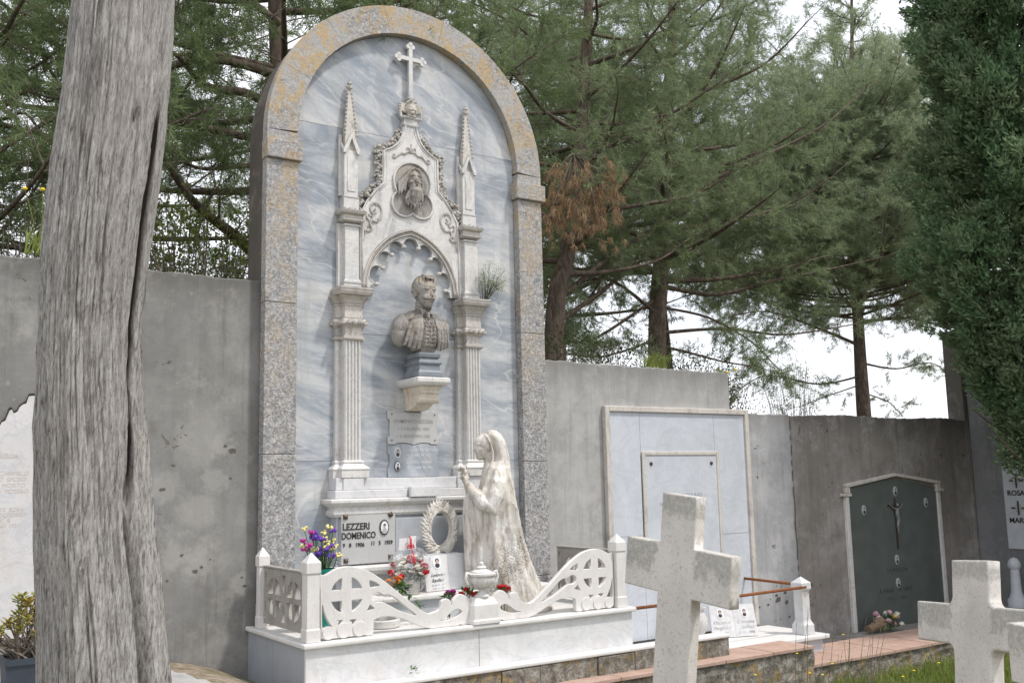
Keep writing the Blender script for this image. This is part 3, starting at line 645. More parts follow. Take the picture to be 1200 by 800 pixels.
# neck, winged cherub head and cross on top
MB().stack(GX-.075, GX+.075, 8.40, 8.461, [(4.995, .0), (5.01, .012), (5.03, .014), (5.04, 0), (5.075, 0), (5.085, .014), (5.10, .018), (5.11, .004)]).build('gable_neck', 'white_marble', mon, bevel=.002)
m = MB(); hz = 5.185; m.blob((GX, 8.40, hz), (.058, .056, .072), 14, 10); m.blob((GX, 8.35, hz-.018), (.012, .014, .014)); m.blob((GX, 8.363, hz-.048), (.024, .018, .018))
for s in (-1, 1):
    m.blob((GX+s*.026, 8.362, hz-.018), (.020, .016, .018)); m.blob((GX+s*.024, 8.358, hz+.010), (.018, .010, .006))
    for q in range(6): m.tube([(GX+s*.045, 8.42, hz-.02-.004*q), (GX+s*(.09+.004*q), 8.405, hz+.045-.014*q), (GX+s*(.135-.004*q), 8.40, hz+.035-.026*q), (GX+s*(.13-.012*q), 8.405, hz+.0-.022*q)], [.014, .017, .014, .006], 6)
for q in range(26): a_ = r3.uniform(0, 2*PI); m.blob((GX+.055*math.cos(a_), 8.385+r3.uniform(-.03, .03), hz+.035+.04*abs(math.sin(a_))), r3.uniform(.012, .018), 7, 5)
m.stack(GX-.04, GX+.04, 8.38, 8.455, [(5.10, .01), (5.14, -.006), (5.28, -.01), (5.285, .0), (5.30, .0)])
obj('cherub_head', voxel(m, .0045, 1, .4), 'carved_marble', mon, True)
xc_, zc_, w_ = GX+.003, 5.708, .021
tre = lambda ang: [(xc_+math.cos(R(ang))*.118+dx, zc_+math.sin(R(ang))*.118+dz) for dx, dz in []]
def cross_loop():
    pts = []
    def tip(cx_, cz_, ang):          # three round lobes at the end of an arm
        r_ = []
        for da in (-90, 0, 90):
            ox, oz = cx_+.030*math.cos(R(ang+da)), cz_+.030*math.sin(R(ang+da))
            for t in range(-100, 101, 20): r_.append((ox+.021*math.cos(R(ang+da+t)), oz+.021*math.sin(R(ang+da+t))))
        return r_
    pts += [(xc_+w_, 5.29), (xc_+w_, zc_-w_)]+tip(xc_+.128, zc_, 0)+[(xc_+w_, zc_+w_)]+tip(xc_, zc_+.118, 90)+[(xc_-w_, zc_+w_)]+tip(xc_-.128, zc_, 180)+[(xc_-w_, zc_-w_), (xc_-w_, 5.29)]
    return pts
m = MB(); w2 = w_; yc0, yc1 = 8.395, 8.43
m.box(xc_-w2, xc_+w2, yc0, yc1, 5.288, zc_+.128); m.box(xc_-.13, xc_-w2-.0005, yc0, yc1, zc_-w2, zc_+w2); m.box(xc_+w2+.0005, xc_+.13, yc0, yc1, zc_-w2, zc_+w2)
for (ax, az) in ((0, 1), (1, 0), (-1, 0)):
    for (bx, bz) in ((ax, az), (az, ax), (-az, -ax)): m.add([(xc_+ax*.130+bx*.025+.024*math.cos(R(t)), y, zc_+az*.130+bz*.025+.024*math.sin(R(t))) for y in (yc0-.0015, yc1+.001) for t in range(0, 360, 30)], [tuple(range(12)), tuple(range(23, 11, -1))]+[(i, i+12, (i+1) % 12+12, (i+1) % 12) for i in range(12)])
m.box(xc_-.012, xc_+.012, yc1-.001, 8.461, 5.66, 5.74); m.build('crowning_cross', 'white_marble', mon, bevel=.002)
# console carrying the bust
m = MB(); P = [(8.461, 2.19), (8.40, 2.185), (8.31, 2.20), (8.235, 2.235), (8.20, 2.275), (8.165, 2.262), (8.135, 2.285), (8.13, 2.325), (8.13, 2.385), (8.461, 2.385)]
m.add([(x, y, z) for x in (4.455, 4.635) for y, z in P], [tuple(range(len(P))), tuple(range(2*len(P)-1, len(P)-1, -1))]+[(i, i+len(P), (i+1) % len(P)+len(P), (i+1) % len(P)) for i in range(len(P))])
m.tube([(4.44, 8.165, 2.275), (4.65, 8.165, 2.275)], .034, 12); m.stack(4.45, 4.64, 8.12, 8.461, [(2.33, 0), (2.355, .004), (2.39, .02), (2.40, .02)])
m.build('bust_console', 'bracket_marble', mon, bevel=.004)
MB().stack(4.42, 4.675, 8.09, 8.461, [(2.40, .01), (2.415, .035), (2.435, .045), (2.47, .045), (2.478, .03)]).build('console_slab', 'white_marble', mon, bevel=.003)

# ---------------------------------------------------------------- plinth
pl = thing('marble_plinth', (CX, 7.85, 0), 'low white marble plinth with a rounded lip in front of the arched tomb', 'plinth')
MB().box(3.0, 6.12, 7.27, 8.365, -.35, .294).build('core', 'grey_marble', pl)
g = .0025
MB().box(2.97, 4.49-g, 7.24, 7.268, -.25, .294).build('front_slab', 'clean_marble', pl, bevel=.002); MB().box(4.49+g, 6.15, 7.24, 7.268, -.25, .294).build('front_slab', 'clean_marble', pl, bevel=.002)
MB().box(2.97, 2.998, 7.270, 7.93-g, -.2, .294).build('side_slab', 'side_marble', pl, bevel=.002); MB().box(2.97, 2.998, 7.93+g, 8.50, -.2, .294).build('side_slab', 'side_marble', pl, bevel=.002)
MB().box(6.122, 6.15, 7.27, 8.50, -.3, .294).build('side_slab', 'grey_marble', pl, bevel=.002)
MB().box(2.94, 6.18, 7.20, 8.366, .296, .336).build('top_slab', 'slab_white', pl, bevel=.014, seg=3)
for a_, b_ in ((2.94, 3.012), (6.078, 6.18)): MB().box(a_, b_, 8.368, 8.50, .297, .335).build('top_slab', 'slab_white', pl, bevel=.012)

# ---------------------------------------------------------------- openwork railing
rl = thing('openwork_railing', (CX, 7.3, .336), 'white marble openwork railing with pierced crosses and pyramid-topped posts round the plinth', 'railing')
def post(x0, x1, y0, y1):
    m = MB(); m.rings([(x0-.006, x1+.006, y0-.006, y1+.006, .337), (x0-.006, x1+.006, y0-.006, y1+.006, .43), (x0, x1, y0, y1, .437), (x0, x1, y0, y1, .835), (x0-.008, x1+.008, y0-.008, y1+.008, .847), (x0-.008, x1+.008, y0-.008, y1+.008, .925), ((x0+x1)/2-.004, (x0+x1)/2+.004, (y0+y1)/2-.004, (y0+y1)/2+.004, .998)])
    return m
post(2.978, 3.080, 7.240, 7.345).build('corner_post', 'railing_marble', rl, bevel=.004)
post(5.99, 6.095, 7.240, 7.345).build('corner_post', 'railing_marble', rl, bevel=.004)
for x in (2.972,): post(x, x+.08, 8.255, 8.33).build('wall_post', 'railing_marble', rl, bevel=.004)
# front panels: points measured on the left panel, mirrored for the right
topc = spline([(3.102, .835), (3.128, .822), (3.160, .832), (3.237, .867), (3.329, .877), (3.435, .857), (3.529, .815), (3.638, .745), (3.776, .638), (3.902, .540), (3.987, .480), (4.040, .458), (4.081, .464), (4.130, .478), (4.150, .510), (4.163, .548), (4.207, .562), (4.240, .545), (4.256, .500), (4.272, .548), (4.327, .588), (4.387, .572), (4.425, .535), (4.435, .470), (4.430, .338)], 4)
low = [(4.368, .338), (4.330, .345), (4.31, .338), (4.204, .338), (4.058, .338)]+spline([(3.986, .356), (3.873, .405), (3.78, .445), (3.692, .466), (3.610, .469), (3.548, .452)], 4)+[(3.545, .40), (3.542, .345)]+[(3.50, .338)]
lowc = []
for cx_, r_ in ((3.425, .072), (3.292, .072), (3.165, .058)): lowc += arc(cx_, .338+r_, r_, -60, -120, 5)
lp1 = topc+low+lowc+[(3.108, .36), (3.102, .50)]
c_ = (3.318, .662); rr = .135; bw = .042
def quad(sx, sz):
    a0 = math.degrees(math.asin(bw/rr)); a1 = 90-a0
    return [(c_[0]+sx*rr*math.cos(R(t)), c_[1]+sz*rr*math.sin(R(t))) for t in np.linspace(a0, a1, 9)]+[(c_[0]+sx*bw, c_[1]+sz*bw)]
holes = [quad(1, 1), quad(-1, 1), quad(-1, -1), quad(1, -1),
  spline([(3.530, .618), (3.540, .648), (3.572, .662), (3.606, .652), (3.638, .636), (3.679, .636), (3.748, .598), (3.832, .528), (3.925, .455), (3.85, .476), (3.775, .503), (3.69, .55), (3.62, .583), (3.563, .588)], 3, True),
  [(3.512, .758), (3.56, .742), (3.602, .712), (3.56, .706), (3.520, .700), (3.510, .73)], [(3.515, .572), (3.555, .542), (3.482, .522)],
  [(3.226, .478), (3.245, .455), (3.254, .432), (3.264, .455), (3.284, .478)], [(3.338, .474), (3.36, .452), (3.372, .428), (3.384, .455), (3.396, .474)],
  spline([(4.140, .395), (4.175, .402), (4.215, .425), (4.285, .470), (4.335, .462), (4.350, .440), (4.300, .412), (4.22, .392)], 3, True),
  spline([(3.116, .60), (3.130, .55), (3.152, .50), (3.180, .455), (3.198, .43), (3.160, .440), (3.128, .428), (3.116, .45)], 3, True)]
LP = [lp1]+holes; mx = 2*4.5385
for mir in (0, 1):
    loops = [[(mx-x, z) for x, z in lp][::-1] for lp in LP] if mir else LP
    for cx_, cz_, r_ in ((3.425, .400, .058), (3.292, .400, .058), (3.166, .392, .050)):
        cx_ = mx-cx_ if mir else cx_; MB().prism([(cx_+r_*math.cos(t), cz_+r_*math.sin(t)) for t in np.linspace(0, 2*PI, 29)[:-1]], 7.266, 7.2735).build('roundel', 'railing_marble', rl, bevel=.003)
    obj('front_panel', plate(loops, .045, T(0, 7.297, 0) @ XZ, .004), 'railing_marble', rl)
m = MB(); m.rings([(4.415, 4.675, 7.19, 7.36, .337), (4.415, 4.675, 7.19, 7.36, .37), (4.425, 4.665, 7.20, 7.35, .374), (4.425, 4.665, 7.20, 7.35, .49), (4.455, 4.635, 7.225, 7.33, .545), (4.465, 4.625, 7.23, 7.325, .55)]); m.build('centre_pedestal', 'railing_marble', rl, bevel=.006)
# side panels: frame with a wheel and crossed bars
YZ = Matrix(((0, 0, 1, 0), (1, 0, 0, 0), (0, 1, 0, 0), (0, 0, 0, 1)))    # (u,v,w) -> (w,u,v)
def rail_side(x, matn):
    u0, u1, v0, v1 = 7.36, 8.25, .385, .835; L = [[(u0, v0), (u1, v0), (u1, v1), (u0, v1)]]
    for cu_, r_ in ((7.60, .155), (8.02, .155)):
        for sx in (-1, 1):
            for sz in (-1, 1):
                a0 = math.degrees(math.asin(.022/r_)); L.append([(cu_+sx*r_*math.cos(R(t)), .61+sz*r_*math.sin(R(t))) for t in np.linspace(a0, 90-a0, 8)]+[(cu_+sx*.022, .61+sz*.022)])
    for cu_ in (7.40, 7.81, 8.215):
        for s in (-1, 1):
            w1 = .022 if cu_ != 7.81 else .04
            L.append([(cu_-w1, .61+s*.185), (cu_+w1, .61+s*.185), (cu_+.008, .61+s*.05), (cu_-.008, .61+s*.05)])
    obj('side_panel', plate(L, .04, T(x, 0, 0) @ YZ, .003), matn, rl)
    MB().box(x-.028, x+.028, u0, u1, .837, .853).build('top_rail', matn, rl, bevel=.004)
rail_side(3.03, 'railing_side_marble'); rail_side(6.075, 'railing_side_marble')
# ================================================================ ground, walls, kerbs
def gz(x, y):
    s = min(1, max(0, (x-2.3)/2.3)); s = s*s*(3-2*s); z = -.64*s
    if x < 2.97: z += min(.26, .13*max(0, 2.97-x))*min(1, max(0, (y-5)/2.5))
    if y > 8.57: z = .2*min(1, (y-8.57)/.1)+z*(1-min(1, (y-8.57)/.1))
    return z+.02*mn.noise(Vector((x*.8, y*.8, 0)))*(1 if y < 8.3 else 0)
xs = np.concatenate([np.linspace(-300, -6, 8), np.arange(-5, 18, .15), np.linspace(19, 400, 9)]); ys = np.concatenate([np.linspace(-60, -4, 6), np.arange(-3, 8.4, .15), [8.42, 8.56, 8.68], np.linspace(9, 20, 12), np.linspace(30, 900, 10)])
V = [(x, y, gz(x, y)) for y in ys for x in xs]; nx = len(xs); F = [(j*nx+i, j*nx+i+1, (j+1)*nx+i+1, (j+1)*nx+i) for j in range(len(ys)-1) for i in range(nx-1)]
gr = obj('ground', raw_mesh('ground', V, F, True), 'soil', kind='structure')
# mossy paving left of the plinth with a concrete strip
m = MB(); P = [(1.55, 8.498), (2.96, 8.498), (2.96, 7.0), (2.6, 6.55), (2.28, 7.4), (2.2, 8.0), (1.6, 8.05)]
def sheet(pts, lift, step=.08):
    x0, x1 = min(p[0] for p in pts), max(p[0] for p in pts); y0, y1 = min(p[1] for p in pts), max(p[1] for p in pts)
    def inside(x, y):
        c = False; j = len(pts)-1
        for i in range(len(pts)):
            a, b = pts[i], pts[j]
            if (a[1] > y) != (b[1] > y) and x < (b[0]-a[0])*(y-a[1])/(b[1]-a[1])+a[0]: c = not c
            j = i
        return c
    v = {}; vs = []; fs = []
    def vi(i, j):
        if (i, j) not in v: x, y = x0+i*step, y0+j*step; v[(i, j)] = len(vs); vs.append((x, y, gz(x, y)+lift))
        return v[(i, j)]
    for i in range(int((x1-x0)/step)+1):
        for j in range(int((y1-y0)/step)+1):
            if inside(x0+(i+.5)*step, y0+(j+.5)*step) and y0+(j+1)*step < 8.5: fs.append((vi(i, j), vi(i+1, j), vi(i+1, j+1), vi(i, j+1)))
    return MB().add(vs, fs)
sheet([(1.3, 8.5), (2.97, 8.5), (2.97, 6.0), (2.5, 6.0), (2.2, 7.35), (1.3, 7.35)], .03).build('mossy_path', 'moss_paving', kind='structure')
sheet([(-1.5, 7.95), (2.15, 7.95), (2.5, 6.1), (-1.5, 6.1)], .055, .06).build('concrete_path', 'plaster_mid', kind='structure')
# walls
wt = 8.5
def wall(x0, x1, z0, top, y1=8.74, y0=8.5, jag=.009, step=.05):       # upright wall with a slightly uneven worn top; top(x)
    n = max(2, int((x1-x0)/step)); X = [x0+(x1-x0)*i/n for i in range(n+1)]; vs = []; fs = []; r = random.Random(int(x0*10))
    for x in X:
        t = top(x)+r.uniform(-jag, jag); vs += [(x, y0, z0), (x, y0, t-.01), (x, y0+.012, t), (x, y1-.012, t), (x, y1, t-.01), (x, y1, z0)]
    for i in range(n):
        for k in range(5): a = i*6+k; fs.append((a, a+6, a+7, a+1))
        fs.append((i*6+5, i*6+11, i*6+6, i*6))
    fs += [tuple(range(6)), tuple(range(n*6+5, n*6-1, -1))]; return MB().add(vs, fs)
wl1 = thing('cemetery_wall', (1, 8.6, 0), 'dark grey weathered cement wall behind the bare tree trunk, left of the arch', 'wall')
wall(-6, 3.044, -.3, lambda x: 3.335-.006*(x-1), 8.76).build('wall_body', 'plaster_left', wl1)
m = MB(); r4 = random.Random(11)
def pit(m, x, z, r_, y=8.497):
    n = 9; vs = [(x+r_*math.cos(2*PI*k/n)*r4.uniform(.6, 1.3), y, z+r_*.7*math.sin(2*PI*k/n)*r4.uniform(.6, 1.2)) for k in range(n)]; m.add(vs, [tuple(range(n))])
for px, py, rr_ in ((272, 528, .035), (264, 522, .02), (190, 573, .022), (203, 545, .015), (229, 669, .026), (213, 650, .018), (236, 664, .014), (287, 686, .018), (283, 676, .012), (270, 560, .012), (196, 680, .012), (246, 655, .01)):
    q = W(px, py, 8.5); pit(m, q.x, q.z, rr_)
m.build('wall_pit', 'pit_tone', wl1)
wl2 = thing('cemetery_wall', (7.5, 8.6, 0), 'tall pale grey plastered wall between the arch and the lower wall', 'wall')
wall(6.047, 8.875, -.7, lambda x: 2.77-.009*(x-6.1), 8.76).build('wall_body', 'plaster_mid', wl2)
wl3 = thing('cemetery_wall', (11.5, 8.6, 0), 'lower wall of bare brown-grey plaster with the green stone slab tomb', 'wall')
wall(8.877, 9.93, -.7, lambda x: 2.262, 8.76).build('wall_body', 'plaster_right_pale', wl3)
wall(9.932, 13.748, -.7, lambda x: 2.262+.012*math.sin(x*3), 8.76, 8.494).build('wall_body', 'plaster_right_dark', wl3)
m = MB(); q0 = [(9.925, z) for z in np.linspace(2.2, -.3, 40)]
vs = []
for i, (x, z) in enumerate(q0): w_ = .006+.014*abs(mn.noise(Vector((0, 0, z*5)))); s_ = .02*mn.noise(Vector((3, 0, z*4))); vs += [(x-w_+s_, 8.4915, z), (x+w_+s_, 8.4915, z)]
m.add(vs, [(2*i, 2*i+1, 2*i+3, 2*i+2) for i in range(39) if (i*7) % 5 < 3 or 12 < i < 26])
for px, py, rr_ in ((912, 702, .05), (922, 705, .035), (920, 694, .03), (910, 697, .025), (900, 708, .02), (890, 711, .018), (870, 722, .01), (925, 722, .02), (885, 706, .012)):
    q = W(px, py, 8.5); pit(m, q.x, q.z, rr_, 8.496)
m.build('plaster_break', 'pit_tone', wl3)
wl4 = thing('cemetery_wall', (14.0, 5, 0), 'shaded side wall at the far right carrying a white name tablet, with added hidden height', 'wall')
MB().box(13.84, 14.2, -1, 8.492, -.9, 4.4).build('wall_body', 'plaster_shade', wl4, bevel=.02); MB().box(13.75, 14.2, 8.4935, 8.76, -.7, 3.6).build('wall_end', 'plaster_right_dark', wl4, bevel=.02)  # extra height, hidden behind the cypress, added to shade the low wall
# kerb under the plinth, with lichen
kb = thing('stone_kerb', (5, 7.15, -.15), 'lichen-stained rubble kerb with a pale cap running below the marble plinth', 'kerb')
m = MB(); r5 = random.Random(2); x = 2.0
while x < 7.25:
    L_ = r5.uniform(.25, .55); m.box(x, min(7.25, x+L_-.004), 7.10+r5.uniform(-.012, .012), 7.238, -.5, -.035+r5.uniform(-.006, .006)); x += L_
m.build('kerb_stones', 'rubble', kb, bevel=.008)
MB().box(2.0, 7.25, 7.09, 7.239, -.033, .0).build('kerb_cap', 'slab_white', kb, bevel=.010)
# low walls capped with terracotta tiles
def tiled(name, x0, x1, y0, y1, z, base, lab, tw, th=.035):
    t = thing(name, ((x0+x1)/2, (y0+y1)/2, base), lab, 'low wall'); m = MB(); n = int((x1-x0)/.10)
    X = [x0+(x1-x0)*i/n for i in range(n+1)]; vs = []; fs = []; K = 7
    for i, xx in enumerate(X):
        for k in range(K): zz = base+(z-th-.004-base)*k/(K-1); vs.append((xx, y0+.03+.03*mn.noise(Vector((xx*5, 0, zz*9))), zz))
        vs.append((xx, y1-.02, z-th-.004)); vs.append((xx, y1-.02, base))
    K2 = K+2
    for i in range(n):
        for k in range(K2): a = i*K2+k; b = i*K2+(k+1) % K2; fs.append((a, a+K2, b+K2, b))
    fs += [tuple(range(K2)), tuple(range(n*K2+K2-1, n*K2-1, -1))]
    m.add(vs, fs).build('rubble_body', 'rubble', t)
    m = MB(); r_ = random.Random(int(x0*7)); xx = x0; yr = y0+(y1-y0)*.5
    while xx < x1-.02:
        w_ = min(tw*r_.uniform(.94, 1.06), x1-xx)
        for (ya, yb2) in ((y0, yr-.004), (yr+.004, y1)):
            dz = r_.uniform(-.004, .004); m.box(xx+.004, xx+w_-.004, ya, yb2, z-th+dz, z+dz)
        xx += w_
    m.build('tile_cap', 'terracotta', t, bevel=.006); return t
tiled('tile_capped_wall', 3.2, 8.28, 6.93, 7.08+.30, -.2, -.75, 'long low rubble wall capped with flat terracotta tiles in front of the white slab tomb', .62)
tiled('tile_capped_wall', 8.32, 13.7, 7.08, 7.86, -.42, -.8, 'lower stretch of tile-capped wall below the dark green stone slab', .7)
MB().box(9.17, 13.838, 7.88, 8.49, -.8, -.50).build('concrete_step', 'plaster_right_dark', kind='structure', bevel=.02)

# white broken-edged marble facing low on the left wall
pts = [(-1.5, 2.06), (.75, 2.00), (.99, 1.985), (1.01, 2.03), (1.035, 2.045), (1.06, 2.12), (1.075, 2.13), (1.09, 2.10), (1.115, 2.115), (1.13, 2.15), (1.15, 2.17), (1.175, 2.18), (1.19, 2.235), (1.22, 2.24), (1.26, 2.23), (1.45, 2.25), (1.50, 2.1), (1.48, 1.2), (1.5, .42), (-1.5, .42)]
fc = thing('memorial_slab', (1, 8.49, 1.2), 'large white marble slab with a broken jagged top edge behind the potted succulent', 'memorial slab')
MB().prism(pts[::-1], 8.478, 8.4995).build('slab', 'old_tablet_marble', fc)
MB().prism([(x+r4.uniform(-.004, .004), z+.014+r4.uniform(0, .012)) for x, z in pts[1:17]]+[(x, z-.01) for x, z in pts[16:0:-1]], 8.482, 8.499).build('broken_edge', 'crack_dark', fc)
TF = lambda x, z, y: T(x, y, z) @ XZ
m_ = [text('FAMIGLIA', .05, TF(1.03, 1.76, 8.477), .0006), text('LUIGIA  CARMELO\nDILETTO  SPOSO\nNATO   MORTO\nDOLENTI  POSERO', .045, TF(1.03, 1.63, 8.477), .0006), text('CONTE  ROSA\nPIO  SOCCORSO\nA   B\nANNO 1921', .04, TF(1.06, 1.36, 8.477), .0006)]
me = join(m_); obj('inscription', me, 'letter_tan', fc)
# ================================================================ carved figures
def face(m, c, f, k=1.0, beard=False, mous=False):
    """head lumps round centre c, looking along unit f (level); k scales a 0.24 m tall head"""
    c = Vector(c); f = Vector(f).normalized(); s = Vector((-f.y, f.x, 0)); Rm = Matrix((f, s, Vector((0, 0, 1)))).transposed()
    def e(df, ds, dz, r, rot=None): m.blob(c+f*df*k+s*ds*k+Vector((0, 0, dz*k)), tuple(q*k for q in r), 16, 12, Rm @ rot if rot else Rm)
    e(-.012, 0, .030, (.098, .078, .095)); e(.022, 0, -.030, (.068, .060, .085)); e(.040, 0, -.085, (.036, .038, .032))       # skull, jaw, chin
    e(.012, 0, .045, (.078, .066, .062))
    for q in (-1, 1):
        e(.070, q*.030, .022, (.018, .024, .0085), Matrix.Rotation(q*.12, 3, 'X')); e(.062, q*.029, .001, (.016, .0145, .0095))      # brow, eye
        e(.046, q*.038, -.028, (.030, .022, .026)); e(-.012, q*.076, -.008, (.016, .010, .030), Matrix.Rotation(.2, 3, 'Y'))          # cheek, ear
    m.tube([c+f*k*.078+Vector((0, 0, .018*k)), c+f*k*.094+Vector((0, 0, -.008*k)), c+f*k*.105+Vector((0, 0, -.026*k)), c+f*k*.088+Vector((0, 0, -.034*k))], [.008*k, .010*k, .014*k, .008*k], 8)
    e(.077, 0, -.055, (.012, .022, .006)); e(.073, 0, -.066, (.012, .018, .006))
    if mous:
        for q in (-1, 1): m.tube([c+f*k*.094+s*q*.002*k+Vector((0, 0, -.043*k)), c+f*k*.088+s*q*.022*k+Vector((0, 0, -.047*k)), c+f*k*.072+s*q*.042*k+Vector((0, 0, -.046*k)), c+f*k*.062+s*q*.05*k+Vector((0, 0, -.038*k))], [.009*k, .011*k, .007*k, .003*k], 8)
    return f, s
# ---- bust
bx, by = 4.545, 8.26
bu = thing('portrait_bust', (bx, by, 2.48), 'weathered marble bust of a moustached man in open jacket and waistcoat on its console', 'bust')
m = MB(); m.stack(4.43, 4.665, 8.12, 8.40, [(2.481, .0), (2.50, .012), (2.53, .012), (2.54, .0), (2.55, -.006), (2.60, -.010), (2.61, .004), (2.625, .006), (2.635, -.01), (2.665, -.022), (2.672, -.006), (2.70, -.002), (2.715, -.004)]); m.build('bust_base', 'dark_marble', bu, bevel=.003)
m = MB(); f = Vector((.12, -1, 0)).normalized(); k = 1.30; hc = (bx+.0, by-.045, 3.292)
face(m, hc, f, k, mous=True)
m.tube([(bx, by-.01, 3.22), (bx, by+.0, 3.13), (bx, by+.01, 3.03)], [.072, .074, .11], 16)
rb = random.Random(4)
def lump(c, r, rot=None): m.blob(c, r, 20, 14, rot)
lump((bx, by+.02, 2.96), (.225, .125, .15)); lump((bx, by-.005, 2.90), (.175, .145, .20)); lump((bx, by-.01, 2.82), (.15, .125, .11))
for s in (-1, 1):
    lump((bx+s*.195, by+.035, 2.97), (.108, .098, .120)); lump((bx+s*.222, by+.04, 2.90), (.080, .088, .125)); lump((bx+s*.125, by+.02, 3.055), (.135, .085, .062), Matrix.Rotation(s*.50, 3, 'Y'))
    for off, r_ in ((0, .019), (.030, .021), (.062, .020), (.094, .017)): m.tube([(bx+s*(.050+off*.5), by-.060, 3.10-off*.2), (bx+s*(.078+off), by-.118, 3.03-off*.3), (bx+s*(.088+off*1.15), by-.148+off*.35, 2.94), (bx+s*(.100+off*1.3), by-.140+off*.5, 2.83), (bx+s*(.108+off*1.4), by-.110+off*.5, 2.745)], [r_*.6, r_, r_, r_, r_*.8], 8)
    m.tube([(bx+s*.012, by-.088, 3.112), (bx+s*.045, by-.098, 3.085), (bx+s*.062, by-.072, 3.14)], [.008, .016, .010], 6); m.tube([(bx+s*.07, by-.02, 3.16), (bx+s*.062, by-.075, 3.135), (bx+s*.02, by-.10, 3.11)], [.018, .016, .010], 6)
    m.tube([(bx+s*.032, by-.140, 3.04), (bx+s*.052, by-.163, 2.92), (bx+s*.048, by-.152, 2.78)], .007, 6)
m.blob((bx, by-.115, 3.09), (.022, .018, .016)); m.blob((bx, by-.120, 3.06), (.018, .014, .035))
for q in range(6): m.blob((bx+.004, by-.158+.004*q*(q > 3), 3.0-.042*q), (.010, .012, .010), 8, 6)
hcv = Vector(hc); sv = Vector((-f.y, f.x, 0))
m.blob(hcv+Vector((0, 0, .042*k))-f*.012*k, (.092*k, .090*k, .092*k), 18, 14)
for i in range(12):             # swept hair as overlapping locks
    for j in range(15):
        az = -2.9+5.8*j/14; el = -.15+1.6*i/11
        dv = (-f*math.cos(az)+sv*math.sin(az))*math.cos(el)+Vector((0, 0, math.sin(el)))
        if dv.dot(f) > .45 and dv.z < .62: continue
        if dv.dot(f) > -.05 and dv.z < .30: continue
        p = hcv+Vector((0, 0, .034*k))+Vector((dv.x*.088*k, dv.y*.088*k, dv.z*.096*k)); tn = (Vector((0, 0, -1))+f*.5).cross(dv).cross(dv)
        tn = tn.normalized() if tn.length > .1 else f
        m.tube([p-tn*.022, p+dv*.007+sv*rb.uniform(-.008, .008), p+tn*.022], [.004, .0085, .003], 6)
for q in range(8): m.tube([hcv+Vector((0, 0, .118*k))-f*.01*k+sv*(-.05+.013*q)*k, hcv+Vector((0, 0, .128*k))+f*.045*k+sv*(-.040+.013*q)*k, hcv+Vector((0, 0, .100*k))+f*.083*k+sv*(-.030+.011*q)*k], [.008, .011, .005], 6)
me = voxel(m, .0048, 1, .25)
zc = 2.74
for v in me.vertices:
    lim = zc+.42*max(0, abs(v.co.x-bx)-.13)
    if v.co.z < lim: v.co.z = lim+(v.co.z-lim)*.05
displace(me, lambda c, n: .003*mn.noise(c*28)+.0016*mn.noise(c*70)+(.0035*math.sin(c.z*170) if abs(c.x-bx) < .05 and c.y < by-.11 and c.z < 3.0 else 0))
obj('bust_body', me, 'bust_marble', bu, True)
MB().stack(4.49, 4.61, 8.18, 8.32, [(2.712, .0), (2.76, .03)]).build('bust_neck', 'bust_marble', bu)

# ---- standing mourner
so = G(591, 703, .34); so = Vector((5.06, 7.86, .337))
st = thing('mourner_statue', so, 'life-size marble statue of a veiled mourning woman holding flowers beside the altar', 'statue')
F_ = Vector((-.90, .42, 0)).normalized(); S_ = Vector((F_.y, -F_.x, 0))      # facing; S_ points towards the photographer's side or away
if S_.dot(Vector((-.5, -.86, 0))) < 0: S_ = -S_
def L3(lf, ls, z): return so+F_*lf+S_*ls+Vector((0, 0, z))
m = MB()
# veil and dress: loft with gathered folds. rows: z, front, back, half width
WS = 1.14
rows = [(0, .20, -.46, .26), (.10, .20, -.41, .255), (.25, .195, -.35, .25), (.42, .19, -.295, .24), (.60, .18, -.25, .225), (.78, .165, -.215, .21), (.95, .15, -.185, .215), (1.08, .135, -.165, .215), (1.18, .115, -.15, .195), (1.27, .08, -.138, .155), (1.36, .010, -.140, .115), (1.46, .0, -.132, .102), (1.54, .025, -.116, .095), (1.60, .075, -.085, .078), (1.635, .060, -.045, .05), (1.648, .02, -.01, .02)]
NZ, NT = 120, 96; vs = []; fs = []
def row(z):
    for a, b in zip(rows[:-1], rows[1:]):
        if z <= b[0]: t = (z-a[0])/(b[0]-a[0]); t2 = t*t*(3-2*t) if False else t; return [a[q]+(b[q]-a[q])*t2 for q in (1, 2, 3)]
    return list(rows[-1][1:])
for i in range(NZ+1):
    z = 1.645*i/NZ; fr, bk, hw = row(z); bk *= WS if z < 1.3 else 1+(WS-1)*max(0, (1.6-z)/.3); hw *= WS if z < 1.3 else 1; cf = (fr+bk)/2; hf = (fr-bk)/2
    for k_ in range(NT):
        q = 2*PI*k_/NT; cq, sq = math.cos(q), math.sin(q)
        amp = .075*min(1, (1.64-z)/.5)*(1 if z > .0 else 1)
        side = q+.25*math.sin(z*2.1)
        fold = math.sin(side*9+z*1.3)*.55+math.sin(side*16+2+z*2.2)*.3+mn.noise(Vector((q*3, z*1.2, 0)))*.6
        w = 1+amp*fold; vs.append(L3(cf+hf*cq*w, hw*sq*w, z))
for i in range(NZ):
    for k_ in range(NT): fs.append((i*NT+k_, i*NT+(k_+1) % NT, (i+1)*NT+(k_+1) % NT, (i+1)*NT+k_))
fs.append(tuple(range(NT-1, -1, -1))); fs.append(tuple(range(NZ*NT, NZ*NT+NT))); m.add(vs, fs)
face(m, L3(.078, .0, 1.488), F_+S_*.22, 1.04)
m.tube([L3(.03, 0, 1.44), L3(.035, 0, 1.34), L3(.02, 0, 1.22)], [.055, .052, .10], 12)
